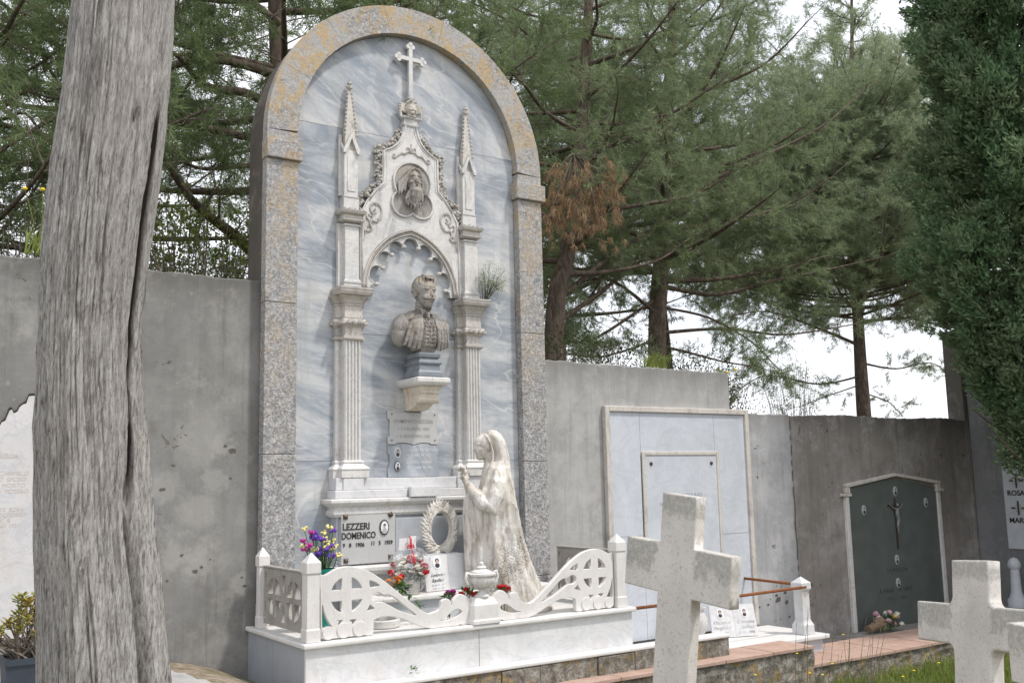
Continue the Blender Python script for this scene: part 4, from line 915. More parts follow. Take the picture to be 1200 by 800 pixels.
for s in (-1, 1):               # veil edge framing the face
    m.tube([L3(.085, s*.03, 1.612), L3(.065, s*.070, 1.585), L3(.035, s*.092, 1.52), L3(.015, s*.100, 1.45), L3(.015, s*.095, 1.36), L3(.07, s*.12, 1.22), L3(.11, s*.15, 1.08)], [.008, .010, .011, .011, .012, .018, .018], 8)
    m.tube([L3(.02, s*.10, 1.30), L3(.055, s*.13, 1.2), L3(.06, s*.14, 1.0), L3(.07, s*.15, .7)], [.015, .022, .026, .02], 8)
    # upper arm, forearm to the joined hands
    m.tube([L3(-.03, s*.17, 1.16), L3(.01, s*.215, 1.03), L3(.05, s*.22, .93), L3(.12, s*.19, .96), L3(.20, s*.12, 1.06), L3(.245, s*.055, 1.155)], [.07, .078, .078, .066, .050, .032], 12)
    m.blob(L3(.262, s*.038, 1.185), (.030, .026, .040))
    for q in range(4): m.tube([L3(.262, s*(.02+.012*q), 1.20), L3(.285, s*(.012+.010*q), 1.228-.004*q), L3(.275, s*(-.004+.008*q), 1.246-.006*q)], [.0095, .009, .006], 6)
    m.tube([L3(.245, s*.03, 1.18), L3(.235, s*.012, 1.215), L3(.245, s*.004, 1.235)], [.011, .010, .007], 6)
# hanging sleeves and the long fall of the shawl in front
rr = random.Random(9)
for ls, lf in ((.10, .19), (.06, .235), (.15, .145), (-.05, .235), (-.10, .20), (.02, .25)):
    m.tube([L3(lf-.05, ls, 1.10), L3(lf, ls, 1.0), L3(lf+.012, ls*1.02, .85), L3(lf+.005, ls*1.05, .62), L3(lf+.004, ls*1.05, .42), L3(lf-.01, ls, .18), L3(lf-.015, ls, .0)], [.025, .038, .035, .032, .034, .038, .046], 10)
for q in range(7): m.tube([L3(-.05-.02*q, .20+.004*q, 1.12-.03*q), L3(-.08-.022*q, .225-.004*q, .75-.02*q), L3(-.14-.03*q, .235-.012*q, .35), L3(-.20-.034*q, .22-.018*q, .0)], [.012, .018, .022, .026], 8)
me = voxel(m, .009, 1, .35); displace(me, lambda c, n: .004*mn.noise(c*16)+.002*mn.noise(c*50)); obj('statue_body', me, 'statue_marble', st, True)
m = MB()
for q in range(22):
    a = rr.uniform(0, 2*PI); r_ = rr.uniform(.0, .075); p = L3(.275+r_*math.cos(a)*.8, r_*math.sin(a), 1.255+rr.uniform(-.05, .05)); m.blob(p, rr.uniform(.014, .026), 7, 5)
    for t in range(4): v = Vector((rr.uniform(-1, 1), rr.uniform(-1, 1), rr.uniform(-.3, 1))).normalized(); m.blob(p+v*.018, (.012, .008, .012), 6, 5, Matrix.Rotation(rr.uniform(0, 3), 3, 'X'))
m.tube([L3(.25, 0, 1.17), L3(.28, 0, 1.25)], .018, 8); obj('carved_flowers', voxel(m, .0055, 1, .3), 'statue_marble', st, True)
MB().column([tuple((L3(x, y, 0)).xy) for x, y in ((.30, -.28), (.30, .28), (-.40, .28), (-.50, .12), (-.50, -.12), (-.40, -.28))], .337, .375).build('statue_base', 'statue_marble', st, bevel=.012)

# ================================================================ plaques, urn, wreath and offerings on the tomb
def oval(parent, c, rx, rz, y, ring='photo_dark', pic='ceramic', k=1.0, tooth=0, shade='photo_dark', face_='photo_skin'):
    """small enamelled portrait facing -Y at (x,z)=c, standing off plane y"""
    e = lambda a, b, n=28, wob=0: [(c[0]+(a+(wob if i % 2 else 0))*math.cos(2*PI*i/n), c[1]+(b+(wob if i % 2 else 0))*math.sin(2*PI*i/n)) for i in range(n)]
    m = MB(); m.prism(e(rx*1.22, rz*1.18, 28, tooth), y-.008, y-.0005); r = m.build('photo_frame', ring, parent)
    MB().prism(e(rx, rz), y-.0115, y-.0082).build('photo_oval', pic, r)
    MB().prism([(c[0]+dx*rx, c[1]+dz*rz) for dx, dz in ((-.62, -.68), (-.2, -.92), (.2, -.92), (.62, -.68), (.58, -.30), (.25, -.06), (-.25, -.06), (-.58, -.30))], y-.0132, y-.0117).build('portrait_clothes', shade, r)
    MB().prism([(c[0]+.30*rx*math.cos(t), c[1]+.22*rz+.30*rz*math.sin(t)) for t in np.linspace(0, 2*PI, 13)[:-1]], y-.0147, y-.0134).build('portrait_face', face_, r)
    MB().prism([(c[0]+.33*rx*math.cos(t), c[1]+.36*rz+.24*rz*math.sin(t)) for t in np.linspace(-.2, PI+.2, 10)], y-.0160, y-.0149).build('portrait_hair', 'photo_dark', r)
    return r
# name plaque
def tfit(body, x0, x1, z0, z1, y, th=.003, bold=.002):
    me = text(body, .1, Matrix.Identity(4), th, 'LEFT', bold); X = [v.co.x for v in me.vertices]; Z = [v.co.y for v in me.vertices]; a, b, c, d = min(X), max(X), min(Z), max(Z)
    me.transform(T(x0, y, z0) @ XZ @ Matrix.Diagonal(((x1-x0)/(b-a), (z1-z0)/(d-c), 1, 1)) @ T(-a, -c, 0)); return me
np_ = thing('name_plaque', (3.97, 8.28, 1.0), 'grey marble plaque lettered LEZZERI DOMENICO with an oval portrait on the altar front', 'plaque')
MB().box(3.722, 4.255, 8.281, 8.2995, .805, 1.262).build('plaque_stone', 'plaque_marble', np_, bevel=.003)
for nm, a, b, c, d in (('LEZZERI', 3.735, 3.995, 1.105, 1.165), ('DOMENICO', 3.725, 4.055, 1.025, 1.085), ('9   8   1906', 3.735, 3.945, .955, .992), ('11   5   1959', 4.015, 4.225, .962, .999)): obj('lettering', tfit(nm, a, b, c, d, 8.2795), 'letter_dark', np_)
for x, z, a in ((3.760, 1.222, 0), (4.205, 1.228, .5), (3.765, .84, 0), (4.205, .85, .0)):
    m = MB(); w_ = .021; ca, sa = math.cos(a), math.sin(a); P_ = [(x+ca*u-sa*v, z+sa*u+ca*v) for u, v in ((-w_, -w_), (w_, -w_), (w_, w_), (-w_, w_))]
    m.add([(p[0], 8.2805, p[1]) for p in P_]+[(p[0], 8.274, p[1]) for p in P_]+[(x, 8.258, z)], [(0, 1, 5, 4), (1, 2, 6, 5), (2, 3, 7, 6), (3, 0, 4, 7), (4, 5, 8), (5, 6, 8), (6, 7, 8), (7, 4, 8)]).build('corner_stud', 'bronze_dark', np_)
oval(np_, (4.140, 1.115), .036, .056, 8.2795, 'bronze_dark', 'ceramic', tooth=.006, shade='photo_grey', face_='photo_grey')
# two tablets under the bust
tb = thing('inscribed_tablet', (4.53, 8.45, 2.03), 'pale stone tablet with faint lettering and notched sides under the bust', 'tablet')
o_ = [(4.262, 1.872), (4.345, 1.872), (4.362, 1.884), (4.44, 1.888), (4.50, 1.878), (4.535, 1.868), (4.57, 1.878), (4.63, 1.888), (4.71, 1.884), (4.725, 1.872), (4.81, 1.872), (4.81, 1.948), (4.79, 1.952), (4.79, 2.105), (4.81, 2.11), (4.81, 2.19), (4.73, 2.19), (4.725, 2.176), (4.35, 2.176), (4.345, 2.19), (4.262, 2.19), (4.262, 2.11), (4.285, 2.105), (4.285, 1.952), (4.262, 1.948)]
o_ = [(x, 1.868+(z-1.868)*.99) for x, z in o_]
obj('tablet_stone', plate([o_], .02, T(0, 8.450, 0) @ XZ, .002), 'plaque_marble', tb)
me = join([text('DOMENICO LEZZERI', .046, T(4.537, 8.4385, 2.075) @ XZ, .0008, 'CENTER', .0006), text('+ 1 CALENDE 1853', .042, T(4.537, 8.4385, 2.005) @ XZ, .0008), text('+ S. PROCOPIO 1907', .040, T(4.537, 8.4385, 1.935) @ XZ, .0008)]); obj('inscription', me, 'letter_faint', tb)
for x, z in ((4.305, 2.155), (4.767, 2.155), (4.305, 1.91), (4.767, 1.91)): MB().tube([(x, 8.440, z), (x, 8.436, z)], .007, 8).build('bolt', 'letter_dark', tb)
t2 = thing('inscribed_tablet', (4.53, 8.45, 1.71), 'blue-grey marble tablet with two small oval portraits just above the altar step', 'tablet')
o2 = [(4.265, 1.566), (4.815, 1.566), (4.815, 1.66), (4.80, 1.664), (4.80, 1.775), (4.815, 1.78), (4.815, 1.862), (4.725, 1.862), (4.70, 1.876), (4.63, 1.879), (4.57, 1.869), (4.535, 1.859), (4.50, 1.869), (4.44, 1.879), (4.362, 1.875), (4.345, 1.862), (4.265, 1.862), (4.265, 1.78), (4.283, 1.775), (4.283, 1.664), (4.265, 1.66)]
obj('tablet_stone', plate([o2], .018, T(0, 8.451, 0) @ XZ, .002), 'blue_marble', t2)
me = join([text('LEZZERI SALVATORE', .036, T(4.46, 8.4405, 1.805) @ XZ, .0008, 'LEFT'), text('N. 8 1880  M. 1957', .034, T(4.46, 8.4405, 1.755) @ XZ, .0008, 'LEFT'), text('CONDO  MARIA', .036, T(4.46, 8.4405, 1.69) @ XZ, .0008, 'LEFT'), text('N. 12 1888  M. 1961', .034, T(4.46, 8.4405, 1.64) @ XZ, .0008, 'LEFT')]); obj('inscription', me, 'letter_pale', t2)
oval(t2, (4.362, 1.795), .027, .042, 8.4415, 'ceramic', 'photo_grey'); oval(t2, (4.362, 1.665), .027, .042, 8.4415)
# loose block on the step
MB().stack(4.385, 4.665, 8.235, 8.37, [(1.4565, .0), (1.530, 0), (1.5301, 0)]).build('marble_block', 'clean_marble', bevel=.006, label='small loose white marble block lying on the altar step', cat='block') if False else None
o_ = MB().box(4.385, 4.665, 8.215, 8.261, 1.3815, 1.475); o_.box(4.385, 4.665, 8.2615, 8.273, 1.4560, 1.475); o_.build('marble_block', 'clean_marble', bevel=.004, label='small loose white marble block lying on the altar step', cat='block')
# stone wreath on a low block
wr = thing('stone_wreath', (4.63, 8.12, .55), 'oval carved stone wreath of palm feathers leaning on the altar behind the marble book', 'wreath')
MB().box(4.46, 4.80, 8.06, 8.19, .549, .87).build('wreath_block', 'grey_marble', wr, bevel=.008)
m = MB(); wcx, wcz = 4.625, 1.085; r6 = random.Random(8)
P = [(wcx+.135*math.cos(t), 8.13, wcz+.175*math.sin(t)) for t in np.linspace(0, 2*PI, 33)]; m.tube(P, .030, 8, False); m.box(4.50, 4.75, 8.10, 8.16, .871, .93)
for i in range(22):
    t = -PI/2+PI*i/21
    for s in (-1, 1):
        w_ = 1.0 if s > 0 else 1.35; p = Vector((wcx+s*.132*math.cos(t), 8.105, wcz+.175*math.sin(t))); tg = Vector((-s*.135*math.sin(t), 0, .175*math.cos(t))).normalized(); o2_ = Vector((p.x-wcx, 0, p.z-wcz)).normalized()
        for q in (-1, 0, 1):
            lift = r6.uniform(-.006, .006); m.tube([p+o2_*.012*q*w_+Vector((0, .004, 0)), p+tg*.035+o2_*(.006+.020*q)*w_+Vector((0, -.024+lift, 0)), p+tg*.072+o2_*(.016+.026*q)*w_+Vector((0, -.020+lift, 0)), p+tg*.098+o2_*(.026+.028*q)*w_+Vector((0, -.004, 0))], [.005, .0125, .0105, .003], 6)
me = voxel(m, .0042, 0); obj('wreath_ring', me, 'carved_marble', wr, True)
# open marble book
def book(name, c, yawd, w, h, lean, label, parts):
    """two-page marble book; local frame u right, v up the page"""
    t = thing(name, c, label, 'memorial book'); a = R(yawd); U = Vector((math.cos(a), math.sin(a), 0)); N = Vector((math.sin(a), -math.cos(a), 0)); V = (Vector((0, 0, 1))*math.cos(lean)-N*math.sin(lean)); Nn = U.cross(V)
    c = Vector(c); fr = Matrix(((U.x, V.x, Nn.x, c.x), (U.y, V.y, Nn.y, c.y), (U.z, V.z, Nn.z, c.z), (0, 0, 0, 1)))
    for s in (-1, 1):
        m = MB(); prof = [(0, .006), (.02, .013), (.07, .018), (w/2-.02, .014), (w/2, .010)]
        vs = [(s*u, v, d) for v in (0, h) for u, d in prof]+[(s*u, v, -.012) for v in (0, h) for u, d in prof]; n = len(prof); fs = []
        for i in range(n-1): fs += [(i, i+1, n+i+1, n+i), (2*n+i, 3*n+i, 3*n+i+1, 2*n+i+1), (i, 2*n+i, 2*n+i+1, i+1), (n+i, n+i+1, 3*n+i+1, 3*n+i)]
        fs += [(0, n, 3*n, 2*n), (n-1, 3*n-1, 4*n-1, 2*n-1)]
        m.add([fr @ Vector(v) for v in vs], fs).build('page', 'clean_marble', t)
    parts(t, fr)
    m = MB(); m.add([fr @ Vector(v) for v in [(x, y, z) for x in (-.05, .05) for y, z in ((.002, -.012), (.002, -.07), (h*.6, -.012))]], [(0, 1, 2), (5, 4, 3), (0, 3, 4, 1), (1, 4, 5, 2), (2, 5, 3, 0)]).build('back_rest', 'clean_marble', t)
    return t
def oval_on(t, fr, u, v, rx, rz, hair=True):
    Q = fr @ Matrix(((1, 0, 0, u), (0, 1, 0, v), (0, 0, 1, .0178), (0, 0, 0, 1)))
    def disc(name, a, b, c0, z0, z1, mt, lo=0, hi=2*PI, p=None): n = 22; P = [(c0[0]+a*math.cos(lo+(hi-lo)*i/n), c0[1]+b*math.sin(lo+(hi-lo)*i/n)) for i in range(n)]; m = MB(); m.add([Q @ Vector((x, y, z)) for z in (z0, z1) for x, y in P], [tuple(range(n-1, -1, -1)), tuple(range(n, 2*n))]+[(i, (i+1) % n, (i+1) % n+n, i+n) for i in range(n)]); return m.build(name, mt, p or t)
    r = disc('photo_frame', rx*1.25, rz*1.2, (0, 0), -.002, .003, 'ceramic'); disc('portrait_clothes', rx*.7, rz*.45, (0, -rz*.5), .0032, .0042, 'photo_dark', p=r); disc('portrait_hair', rx*.62, rz*.42, (0, rz*.38), .0032, .0045, 'photo_dark', p=r); disc('portrait_face', rx*.42, rz*.42, (0, rz*.18), .0047, .0057, 'photo_skin', p=r)
def p1(t, fr):
    oval_on(t, fr, -.135, .245, .036, .048); Z = lambda u, v: fr @ T(u, v, .0172)
    me = join([text('Lodovina', .040, Z(-.14, .125), .0006, 'CENTER', .0006, .45), text('Squillace', .040, Z(-.14, .078), .0006, 'CENTER', .0006, .45)]); obj('inscription', me, 'letter_dark', t)
    me = join([text('N. 26 - 8 - 1921', .022, Z(-.14, .042), .0006, 'CENTER', 0, .2), text('M. 8 - 2 - 2002', .022, Z(-.14, .012), .0006, 'CENTER', 0, .2)]); obj('dates', me, 'letter_grey', t)
book('marble_book', (4.645, 7.96, .551), 6, .54, .315, .16, 'large open white marble book with one oval portrait on the tomb shelf', p1)
# lidded urn on the railing pedestal
ur = thing('marble_urn', (4.545, 7.272, .55), 'small lidded marble urn with ribbed bowl on the middle railing pedestal', 'urn')
c0 = (4.545, 7.272, .551); m = MB(); m.lathe(c0, [(.062, 0), (.062, .012), (.045, .022), (.030, .04), (.026, .055), (.032, .066), (.05, .074)], 24); m.build('urn_foot', 'white_marble', ur, 'auto')
m = MB(); n = 40; prof = [(.045, .074), (.082, .090), (.104, .118), (.110, .145), (.104, .165), (.112, .168), (.122, .178), (.122, .192), (.106, .198)]; vs = []; fs = []
for r_, z in prof:
    for k in range(n): w_ = 1+(.045*math.cos(k*PI) if .085 < z < .15 else 0); q = 2*PI*k/n; vs.append((c0[0]+r_*w_*math.cos(q), c0[1]+r_*w_*math.sin(q), c0[2]+z))
for i in range(len(prof)-1):
    for k in range(n): fs.append((i*n+k, i*n+(k+1) % n, (i+1)*n+(k+1) % n, (i+1)*n+k))
fs += [tuple(range(n-1, -1, -1)), tuple(range((len(prof)-1)*n, len(prof)*n))]; m.add(vs, fs).build('urn_bowl', 'white_marble', ur, 'auto')
MB().lathe(c0, [(.090, .199), (.088, .208), (.055, .222), (.036, .228), (.034, .236), (.042, .240), (.030, .252), (.016, .258), (.022, .266), (.020, .280), (.006, .290)], 24).build('urn_lid', 'white_marble', ur, 'auto')
for s in (-1, 1): MB().tube([(c0[0]+s*.095, c0[1], c0[2]+.10), (c0[0]+s*.145, c0[1], c0[2]+.115), (c0[0]+s*.158, c0[1], c0[2]+.16), (c0[0]+s*.145, c0[1], c0[2]+.20), (c0[0]+s*.115, c0[1], c0[2]+.195)], [.012, .013, .014, .016, .012], 8).build('urn_handle', 'white_marble', ur, True)
# round dish
q = G(447, 735, .337); m = MB(); m.lathe((q.x+.02, q.y+.02, .338), [(.135, 0), (.145, .01), (.145, .058), (.138, .066), (.118, .066), (.112, .03), (.02, .028)], 36); ds = thing('stone_bowl', (q.x+.02, q.y+.02, .338), 'flat round white stone bowl behind the pierced railing', 'bowl'); m.build('bowl_body', 'white_marble', ds, 'auto')
MB().lathe((q.x+.02, q.y+.02, .370), [(.109, 0), (.109, .006), (.05, .012), (.01, .012)], 24).build('bowl_soil', 'rubble', ds, True)

# ---- flowers
def bloom(m, c, r, kind='rose', seed=0):
    r_ = random.Random(seed); c = Vector(c)
    tilt_ = Matrix.Rotation(r_.uniform(-.6, .6), 3, 'X') @ Matrix.Rotation(r_.uniform(-.6, .6), 3, 'Y')
    if kind == 'rose':          # thin cupped petals in a spiral, opening outwards
        for k in range(15):
            a = k*2.4; t = .12+.88*k/14; lean = .15+.95*t; out = Vector((math.cos(a), math.sin(a), 0)); sd = Vector((-math.sin(a), math.cos(a), 0)); up = Vector((0, 0, 1))*math.cos(lean)+out*math.sin(lean); h = r*(1.05-.35*t); w_ = r*(.30+.34*t); b0 = out*r*.22*t-Vector((0, 0, r*.25))
            P = [b0-sd*w_*.4, b0+sd*w_*.4, b0+up*h*.55+sd*w_+out*r*.02, b0+up*h+sd*w_*.45-out*r*.08, b0+up*h-sd*w_*.45-out*r*.08, b0+up*h*.55-sd*w_+out*r*.02, b0+up*h*.55+out*r*.16]
            m.add([c+tilt_ @ q_ for q_ in P], [(0, 1, 6), (1, 2, 6), (2, 3, 6), (3, 4, 6), (4, 5, 6), (5, 0, 6)])
        m.blob(c-Vector((0, 0, r*.1)), r*.34, 7, 5)
    else:
        for lay in range(2):
            for k in range(10):
                a = k*2*PI/10+lay*.3; out = Vector((math.cos(a), math.sin(a), .25+.45*lay)).normalized(); sd = Vector((-math.sin(a), math.cos(a), 0)); L_ = r*(1-.3*lay)*r_.uniform(.85, 1.1); P = [out*r*.1-sd*r*.06, out*r*.1+sd*r*.06, out*L_*.65+sd*r*.17, out*L_, out*L_*.65-sd*r*.17]; m.add([c+tilt_ @ q_ for q_ in P], [(0, 1, 2, 3), (0, 3, 4)])
        m.blob(c+Vector((0, 0, r*.10)), (r*.26, r*.26, r*.2), 6, 5)
def leaf(m, p, d, L, w, droop=.2):
    p, d = Vector(p), Vector(d).normalized(); s = d.cross(Vector((0, 0, 1))); s = s.normalized() if s.length > .01 else Vector((1, 0, 0)); dn = Vector((0, 0, -1))
    a, b = p+d*L*.45, p+d*L+dn*L*droop
    m.add([p, a+s*w, b, a-s*w, a+dn*w*.35], [(0, 4, 1), (1, 4, 2), (2, 4, 3), (3, 4, 0)])
def leaves(c, r, n, L, w, seed, squash=.6):
    m = MB(); r_ = random.Random(seed)
    for i in range(n):
        v = Vector((r_.gauss(0, 1), r_.gauss(0, 1), r_.gauss(0, squash)+.2)).normalized(); p = Vector(c)+Vector((v.x*r[0], v.y*r[1], v.z*r[2]))*r_.uniform(.3, 1); leaf(m, p, v+Vector((r_.uniform(-.5, .5), r_.uniform(-.5, .5), .3)), L*r_.uniform(.6, 1.2), w, r_.uniform(0, .5))
    return m
# gift basket in clear film
bk = Vector((4.195, 7.90, .549)); ba = thing('flower_basket', bk, 'white basket of red and white blooms wrapped in clear film with a red ribbon', 'flowers')
m = MB(); n = 30; m.lathe(bk, [(.070, 0), (.078, .01), (.095, .11), (.10, .115), (.09, .112), (.07, .05)], n)
for k in range(6): m.tube([(bk.x+(.076+.0035*k)*math.cos(t), bk.y+(.076+.0035*k)*math.sin(t), .562+.018*k) for t in np.linspace(0, 2*PI, 25)], .006+.0006*(k % 2), 6, False)
m.build('basket', 'wicker', ba, True); r7 = random.Random(12)
for i in range(95):
    v = Vector((r7.gauss(0, 1), r7.gauss(0, 1), abs(r7.gauss(0, 1)))).normalized(); p = bk+Vector((0, 0, .16))+Vector((v.x*.17, v.y*.15, v.z*.16)); m = MB(); kd = 'rose' if i % 6 == 0 else 'd'; bloom(m, p, .044 if kd == 'rose' else .038, kd, i); m.build('bloom', 'red_petal' if i % 6 == 0 else 'white_petal', ba)
leaves(bk+Vector((0, 0, .15)), (.15, .13, .12), 70, .06, .014, 3).build('leaf_sprays', 'green_leaf', ba)
m = MB(); n = 40; rings_ = [(.10, .02), (.15, .12), (.185, .22), (.175, .31), (.11, .375), (.03, .40), (.05, .44), (.09, .48)]; vs = []; fs = []
for j, (r_, z) in enumerate(rings_):
    for k in range(n): q = 2*PI*k/n; w_ = 1+.10*math.sin(q*7+j*1.3)+.06*r7.uniform(-1, 1); vs.append((bk.x+r_*w_*math.cos(q), bk.y+r_*w_*math.sin(q)*.85, bk.z+z+.012*math.sin(q*5+j)))
for j in range(len(rings_)-1):
    for k in range(n): fs.append((j*n+k, j*n+(k+1) % n, (j+1)*n+(k+1) % n, (j+1)*n+k))
m.add(vs, fs).build('clear_wrap', 'cellophane', ba, False)
m = MB()
for a in (-1, 1): m.tube([bk+Vector((0, -.02, .40)), bk+Vector((a*.025, -.035, .425)), bk+Vector((a*.032, -.03, .40)), bk+Vector((0, -.03, .395))], [.004, .009, .009, .004], 6)
m.tube([bk+Vector((0, -.03, .41)), bk+Vector((.005, -.02, .47)), bk+Vector((-.01, -.02, .50))], [.010, .009, .005], 6); m.tube([bk+Vector((0, -.035, .40)), bk+Vector((-.02, -.12, .34)), bk+Vector((-.03, -.16, .27))], [.005, .006, .005], 6)
m.build('ribbon', 'red_ribbon', ba, True)
for dx in (-.05, .052): MB().obox(bk+Vector((-.01+dx*.85, .01, .44)), (1, .05, 0), (0, 1, .1), (0, -.1, 1), .038, .002, .055).build('film_tail', 'white_paper', ba) if dx > 0 else MB().obox(bk+Vector((-.055, .015, .43)), (1, -.1, 0), (.1, 1, .1), (0, -.1, 1), .035, .002, .05).build('film_tail', 'white_paper', ba)
# orange bunch slumping over the shelf
ob = thing('orange_bunch', (4.28, 7.62, .42), 'drooping bunch of orange blooms with green leaves hanging by the basket', 'flowers'); r8 = random.Random(21)
oc = W(463, 681, 7.62)
for i in range(13):
    m = MB(); p = oc+Vector((r8.uniform(-.07, .06), r8.uniform(-.05, .05), r8.uniform(-.03, .035))); bloom(m, p, .026, 'd', i); m.build('bloom', 'orange_petal', ob)
m = leaves(oc+Vector((.04, -.01, -.05)), (.07, .05, .04), 70, .06, .013, 8)
for q in range(16): p = oc+Vector((.05+q*.012, -.02, -.05-q*.011)); leaf(m, p, (r8.uniform(-.5, 1), r8.uniform(-1, .2), r8.uniform(-.6, .3)), .06, .013)
m.build('leaf_sprays', 'green_leaf', ob); m = MB()
for q in range(5): m.tube([oc+Vector((-.04+.02*q, 0, 0)), oc+Vector((.03+.01*q, .03, -.05)), oc+Vector((.10+.012*q, .02, -.10-.01*q))], .003, 5)
m.build('stems', 'green_leaf', ob)
# three little clusters of red blooms
def cluster(c, n, rad, col, lab, seed, gr='red flower clusters round the urn pedestal'):
    t = thing('flower_cluster', c, lab, 'flowers', gr); r_ = random.Random(seed); c = Vector(c)
    for i in range(n): m = MB(); bloom(m, c+Vector((r_.uniform(-rad, rad), r_.uniform(-.04, .04), .06+r_.uniform(-.025, .03))), .034, 'rose', i); m.build('bloom', col, t)
    leaves(c+Vector((0, 0, .045)), (rad*1.1, .06, .035), 60, .05, .012, seed).build('leaf_sprays', 'green_leaf', t); m = MB()
    for i in range(5): m.tube([c+Vector((r_.uniform(-rad, rad)*.4, 0, -(c.z-.342))), c+Vector((r_.uniform(-rad, rad), 0, .05))], .003, 5)
    m.build('stems', 'green_leaf', t)
q = W(549, 694, 7.42); cluster(q-Vector((0, 0, .06)), 8, .09, 'red_petal', 'red blooms with bright leaves left of the urn pedestal', 31)
q = W(589, 691, 7.42); cluster(q-Vector((0, 0, .06)), 6, .055, 'red_petal', 'red blooms between the urn pedestal and the statue', 33)
q = W(526, 697, 7.45); cluster(q-Vector((0, 0, .06)), 4, .045, 'magenta_petal', 'small magenta blooms behind the railing scroll', 35)
# purple and cream bouquet behind the corner post
pb = Vector((3.32, 7.72, .337)); pv = thing('wrapped_bouquet', pb, 'purple and cream bouquet in a teal vase behind the corner post', 'flowers')
MB().lathe(pb, [(.045, 0), (.05, .02), (.062, .30), (.09, .46), (.10, .50), (.086, .498), (.05, .3)], 16).build('vase', 'teal_wrap', pv, 'auto'); r9 = random.Random(17); ms = MB(); heads = []
for i in range(30):
    a = r9.uniform(0, 2*PI); rr_ = r9.uniform(.02, .17); top = pb+Vector((-.04+rr_*math.cos(a)*1.0, rr_*math.sin(a)*.6, r9.uniform(.60, .83))); ms.tube([pb+Vector((0, 0, .40)), pb+(top-pb)*.75+Vector((0, 0, .06)), top], .0035, 5); heads.append(top)
ms.build('stems', 'green_leaf', pv, True)
for i, p in enumerate(heads):
    m = MB(); side = p.x-pb.x
    for q in range(7): m.blob(p+Vector((r9.uniform(-.026, .026), r9.uniform(-.02, .02), r9.uniform(-.014, .016))), r9.uniform(.009, .015), 6, 5)
    col = 'cream_petal' if (side > .0 and i % 3) or i % 7 == 0 else ('magenta_petal' if side < -.10 else 'purple_petal'); m.build('bloom', col, pv, True)
leaves(pb+Vector((-.01, 0, .56)), (.10, .07, .09), 60, .07, .010, 5).build('leaf_sprays', 'green_leaf', pv)
# wild plant on the right capital
wp = thing('wild_plant', (5.36, 8.30, 3.31), 'feathery green weed sprouting from the top of the right capital', 'plant'); m = MB(); ml = MB(); r10 = random.Random(6)
for i in range(13):
    a = r10.uniform(-.75, .95); L_ = r10.uniform(.20, .42); base = Vector((5.33+r10.uniform(-.02, .02), 8.38, 3.30)); tip = base+Vector((math.sin(a)*L_*.62+.02, -.08+r10.uniform(-.09, .06), math.cos(a)*L_)); mid = (base+tip)/2+Vector((0, -.02, .04)); m.tube([base, mid, tip], [.004, .003, .0015], 5)
    for q in range(110):
        t = 1-abs(r10.gauss(0, .28)); p = base+(tip-base)*t+Vector((r10.gauss(0, .030), r10.gauss(0, .026), r10.gauss(0, .028))); leaf(ml, p, Vector((r10.gauss(0, 1), r10.gauss(0, 1), r10.uniform(0, 1.2))), r10.uniform(.018, .040), .0035)
m.build('stems', 'twig', wp, True); ml.build('foliage', 'weed_leaf', wp)
# seedling in the joint at the foot of the plinth
wp2 = thing('seedling', (4.0, 7.10, .0), 'tiny green seedling rooted in the joint below the plinth front', 'plant'); q = G(487, 794, .0); leaves(Vector((q.x, 7.17, .045)), (.035, .02, .04), 22, .035, .007, 4, 1).build('leaf_rosette', 'green_leaf', wp2)
# ================================================================ white panel tomb
pn = thing('white_panel_tomb', (8, 8.45, 0), 'white-framed pale marble wall panel with an inner inscribed slab behind the leaning cross', 'tomb')
yF = 8.4985
def frame(x0, x1, z0, z1, w, y0, y1, par_, nm='frame_bar', bot=True):
    MB().box(x0, x0+w, y0, y1, z0, z1).build(nm, 'frame_marble', par_, bevel=.008); MB().box(x1-w, x1, y0, y1, z0, z1).build(nm, 'frame_marble', par_, bevel=.008)
    MB().box(x0+w+.001, x1-w-.001, y0, y1, z1-w, z1).build(nm, 'frame_marble', par_, bevel=.008)
    if bot: MB().box(x0+w+.001, x1-w-.001, y0, y1, z0, z0+w).build(nm, 'frame_marble', par_, bevel=.008)
frame(6.895, 9.125, -.23, 2.30, .062, 8.435, yF, pn, bot=False)
for x0, x1, z0, z1 in ((6.958, 7.40, -.23, .88), (6.958, 7.40, .882, 2.236), (8.552, 9.062, -.23, .84), (8.552, 9.062, .842, 2.236), (7.402, 8.55, 1.752, 2.236), (7.402, 8.55, -.23, .40)):
    MB().box(x0+.001, x1-.001, 8.462, yF, z0+.001, z1-.001).build('facing_slab', 'panel_marble', pn)
frame(7.405, 8.60, .40, 1.80, .045, 8.438, 8.4615, pn, 'inner_frame')
MB().box(7.452, 8.553, 8.447, 8.4612, .447, 1.753).build('inscribed_slab', 'panel_marble', pn, bevel=.003)
for x in (7.535, 8.47):
    MB().lathe((0, 0, 0), [(.001, 0), (.022, 0), (.022, .006), (.001, .010)], 14) if False else None
    m = MB(); m.tube([(x, 8.447, 1.665), (x, 8.440, 1.665), (x, 8.432, 1.665)], [.022, .022, .012], 12); m.build('bolt', 'bronze_dark', pn)
me = join([text('GIUSEPPE MARIA RAO', .062, TF(8.0, 1.285, 8.4465), .0006), text('N. 12 GENNAIO 1896  M. 1969', .054, TF(8.0, 1.195, 8.4465), .0006), text('CARMELO  RUSSO', .062, TF(8.0, 1.015, 8.4465), .0006)])
obj('inscription', me, 'letter_grey', pn)
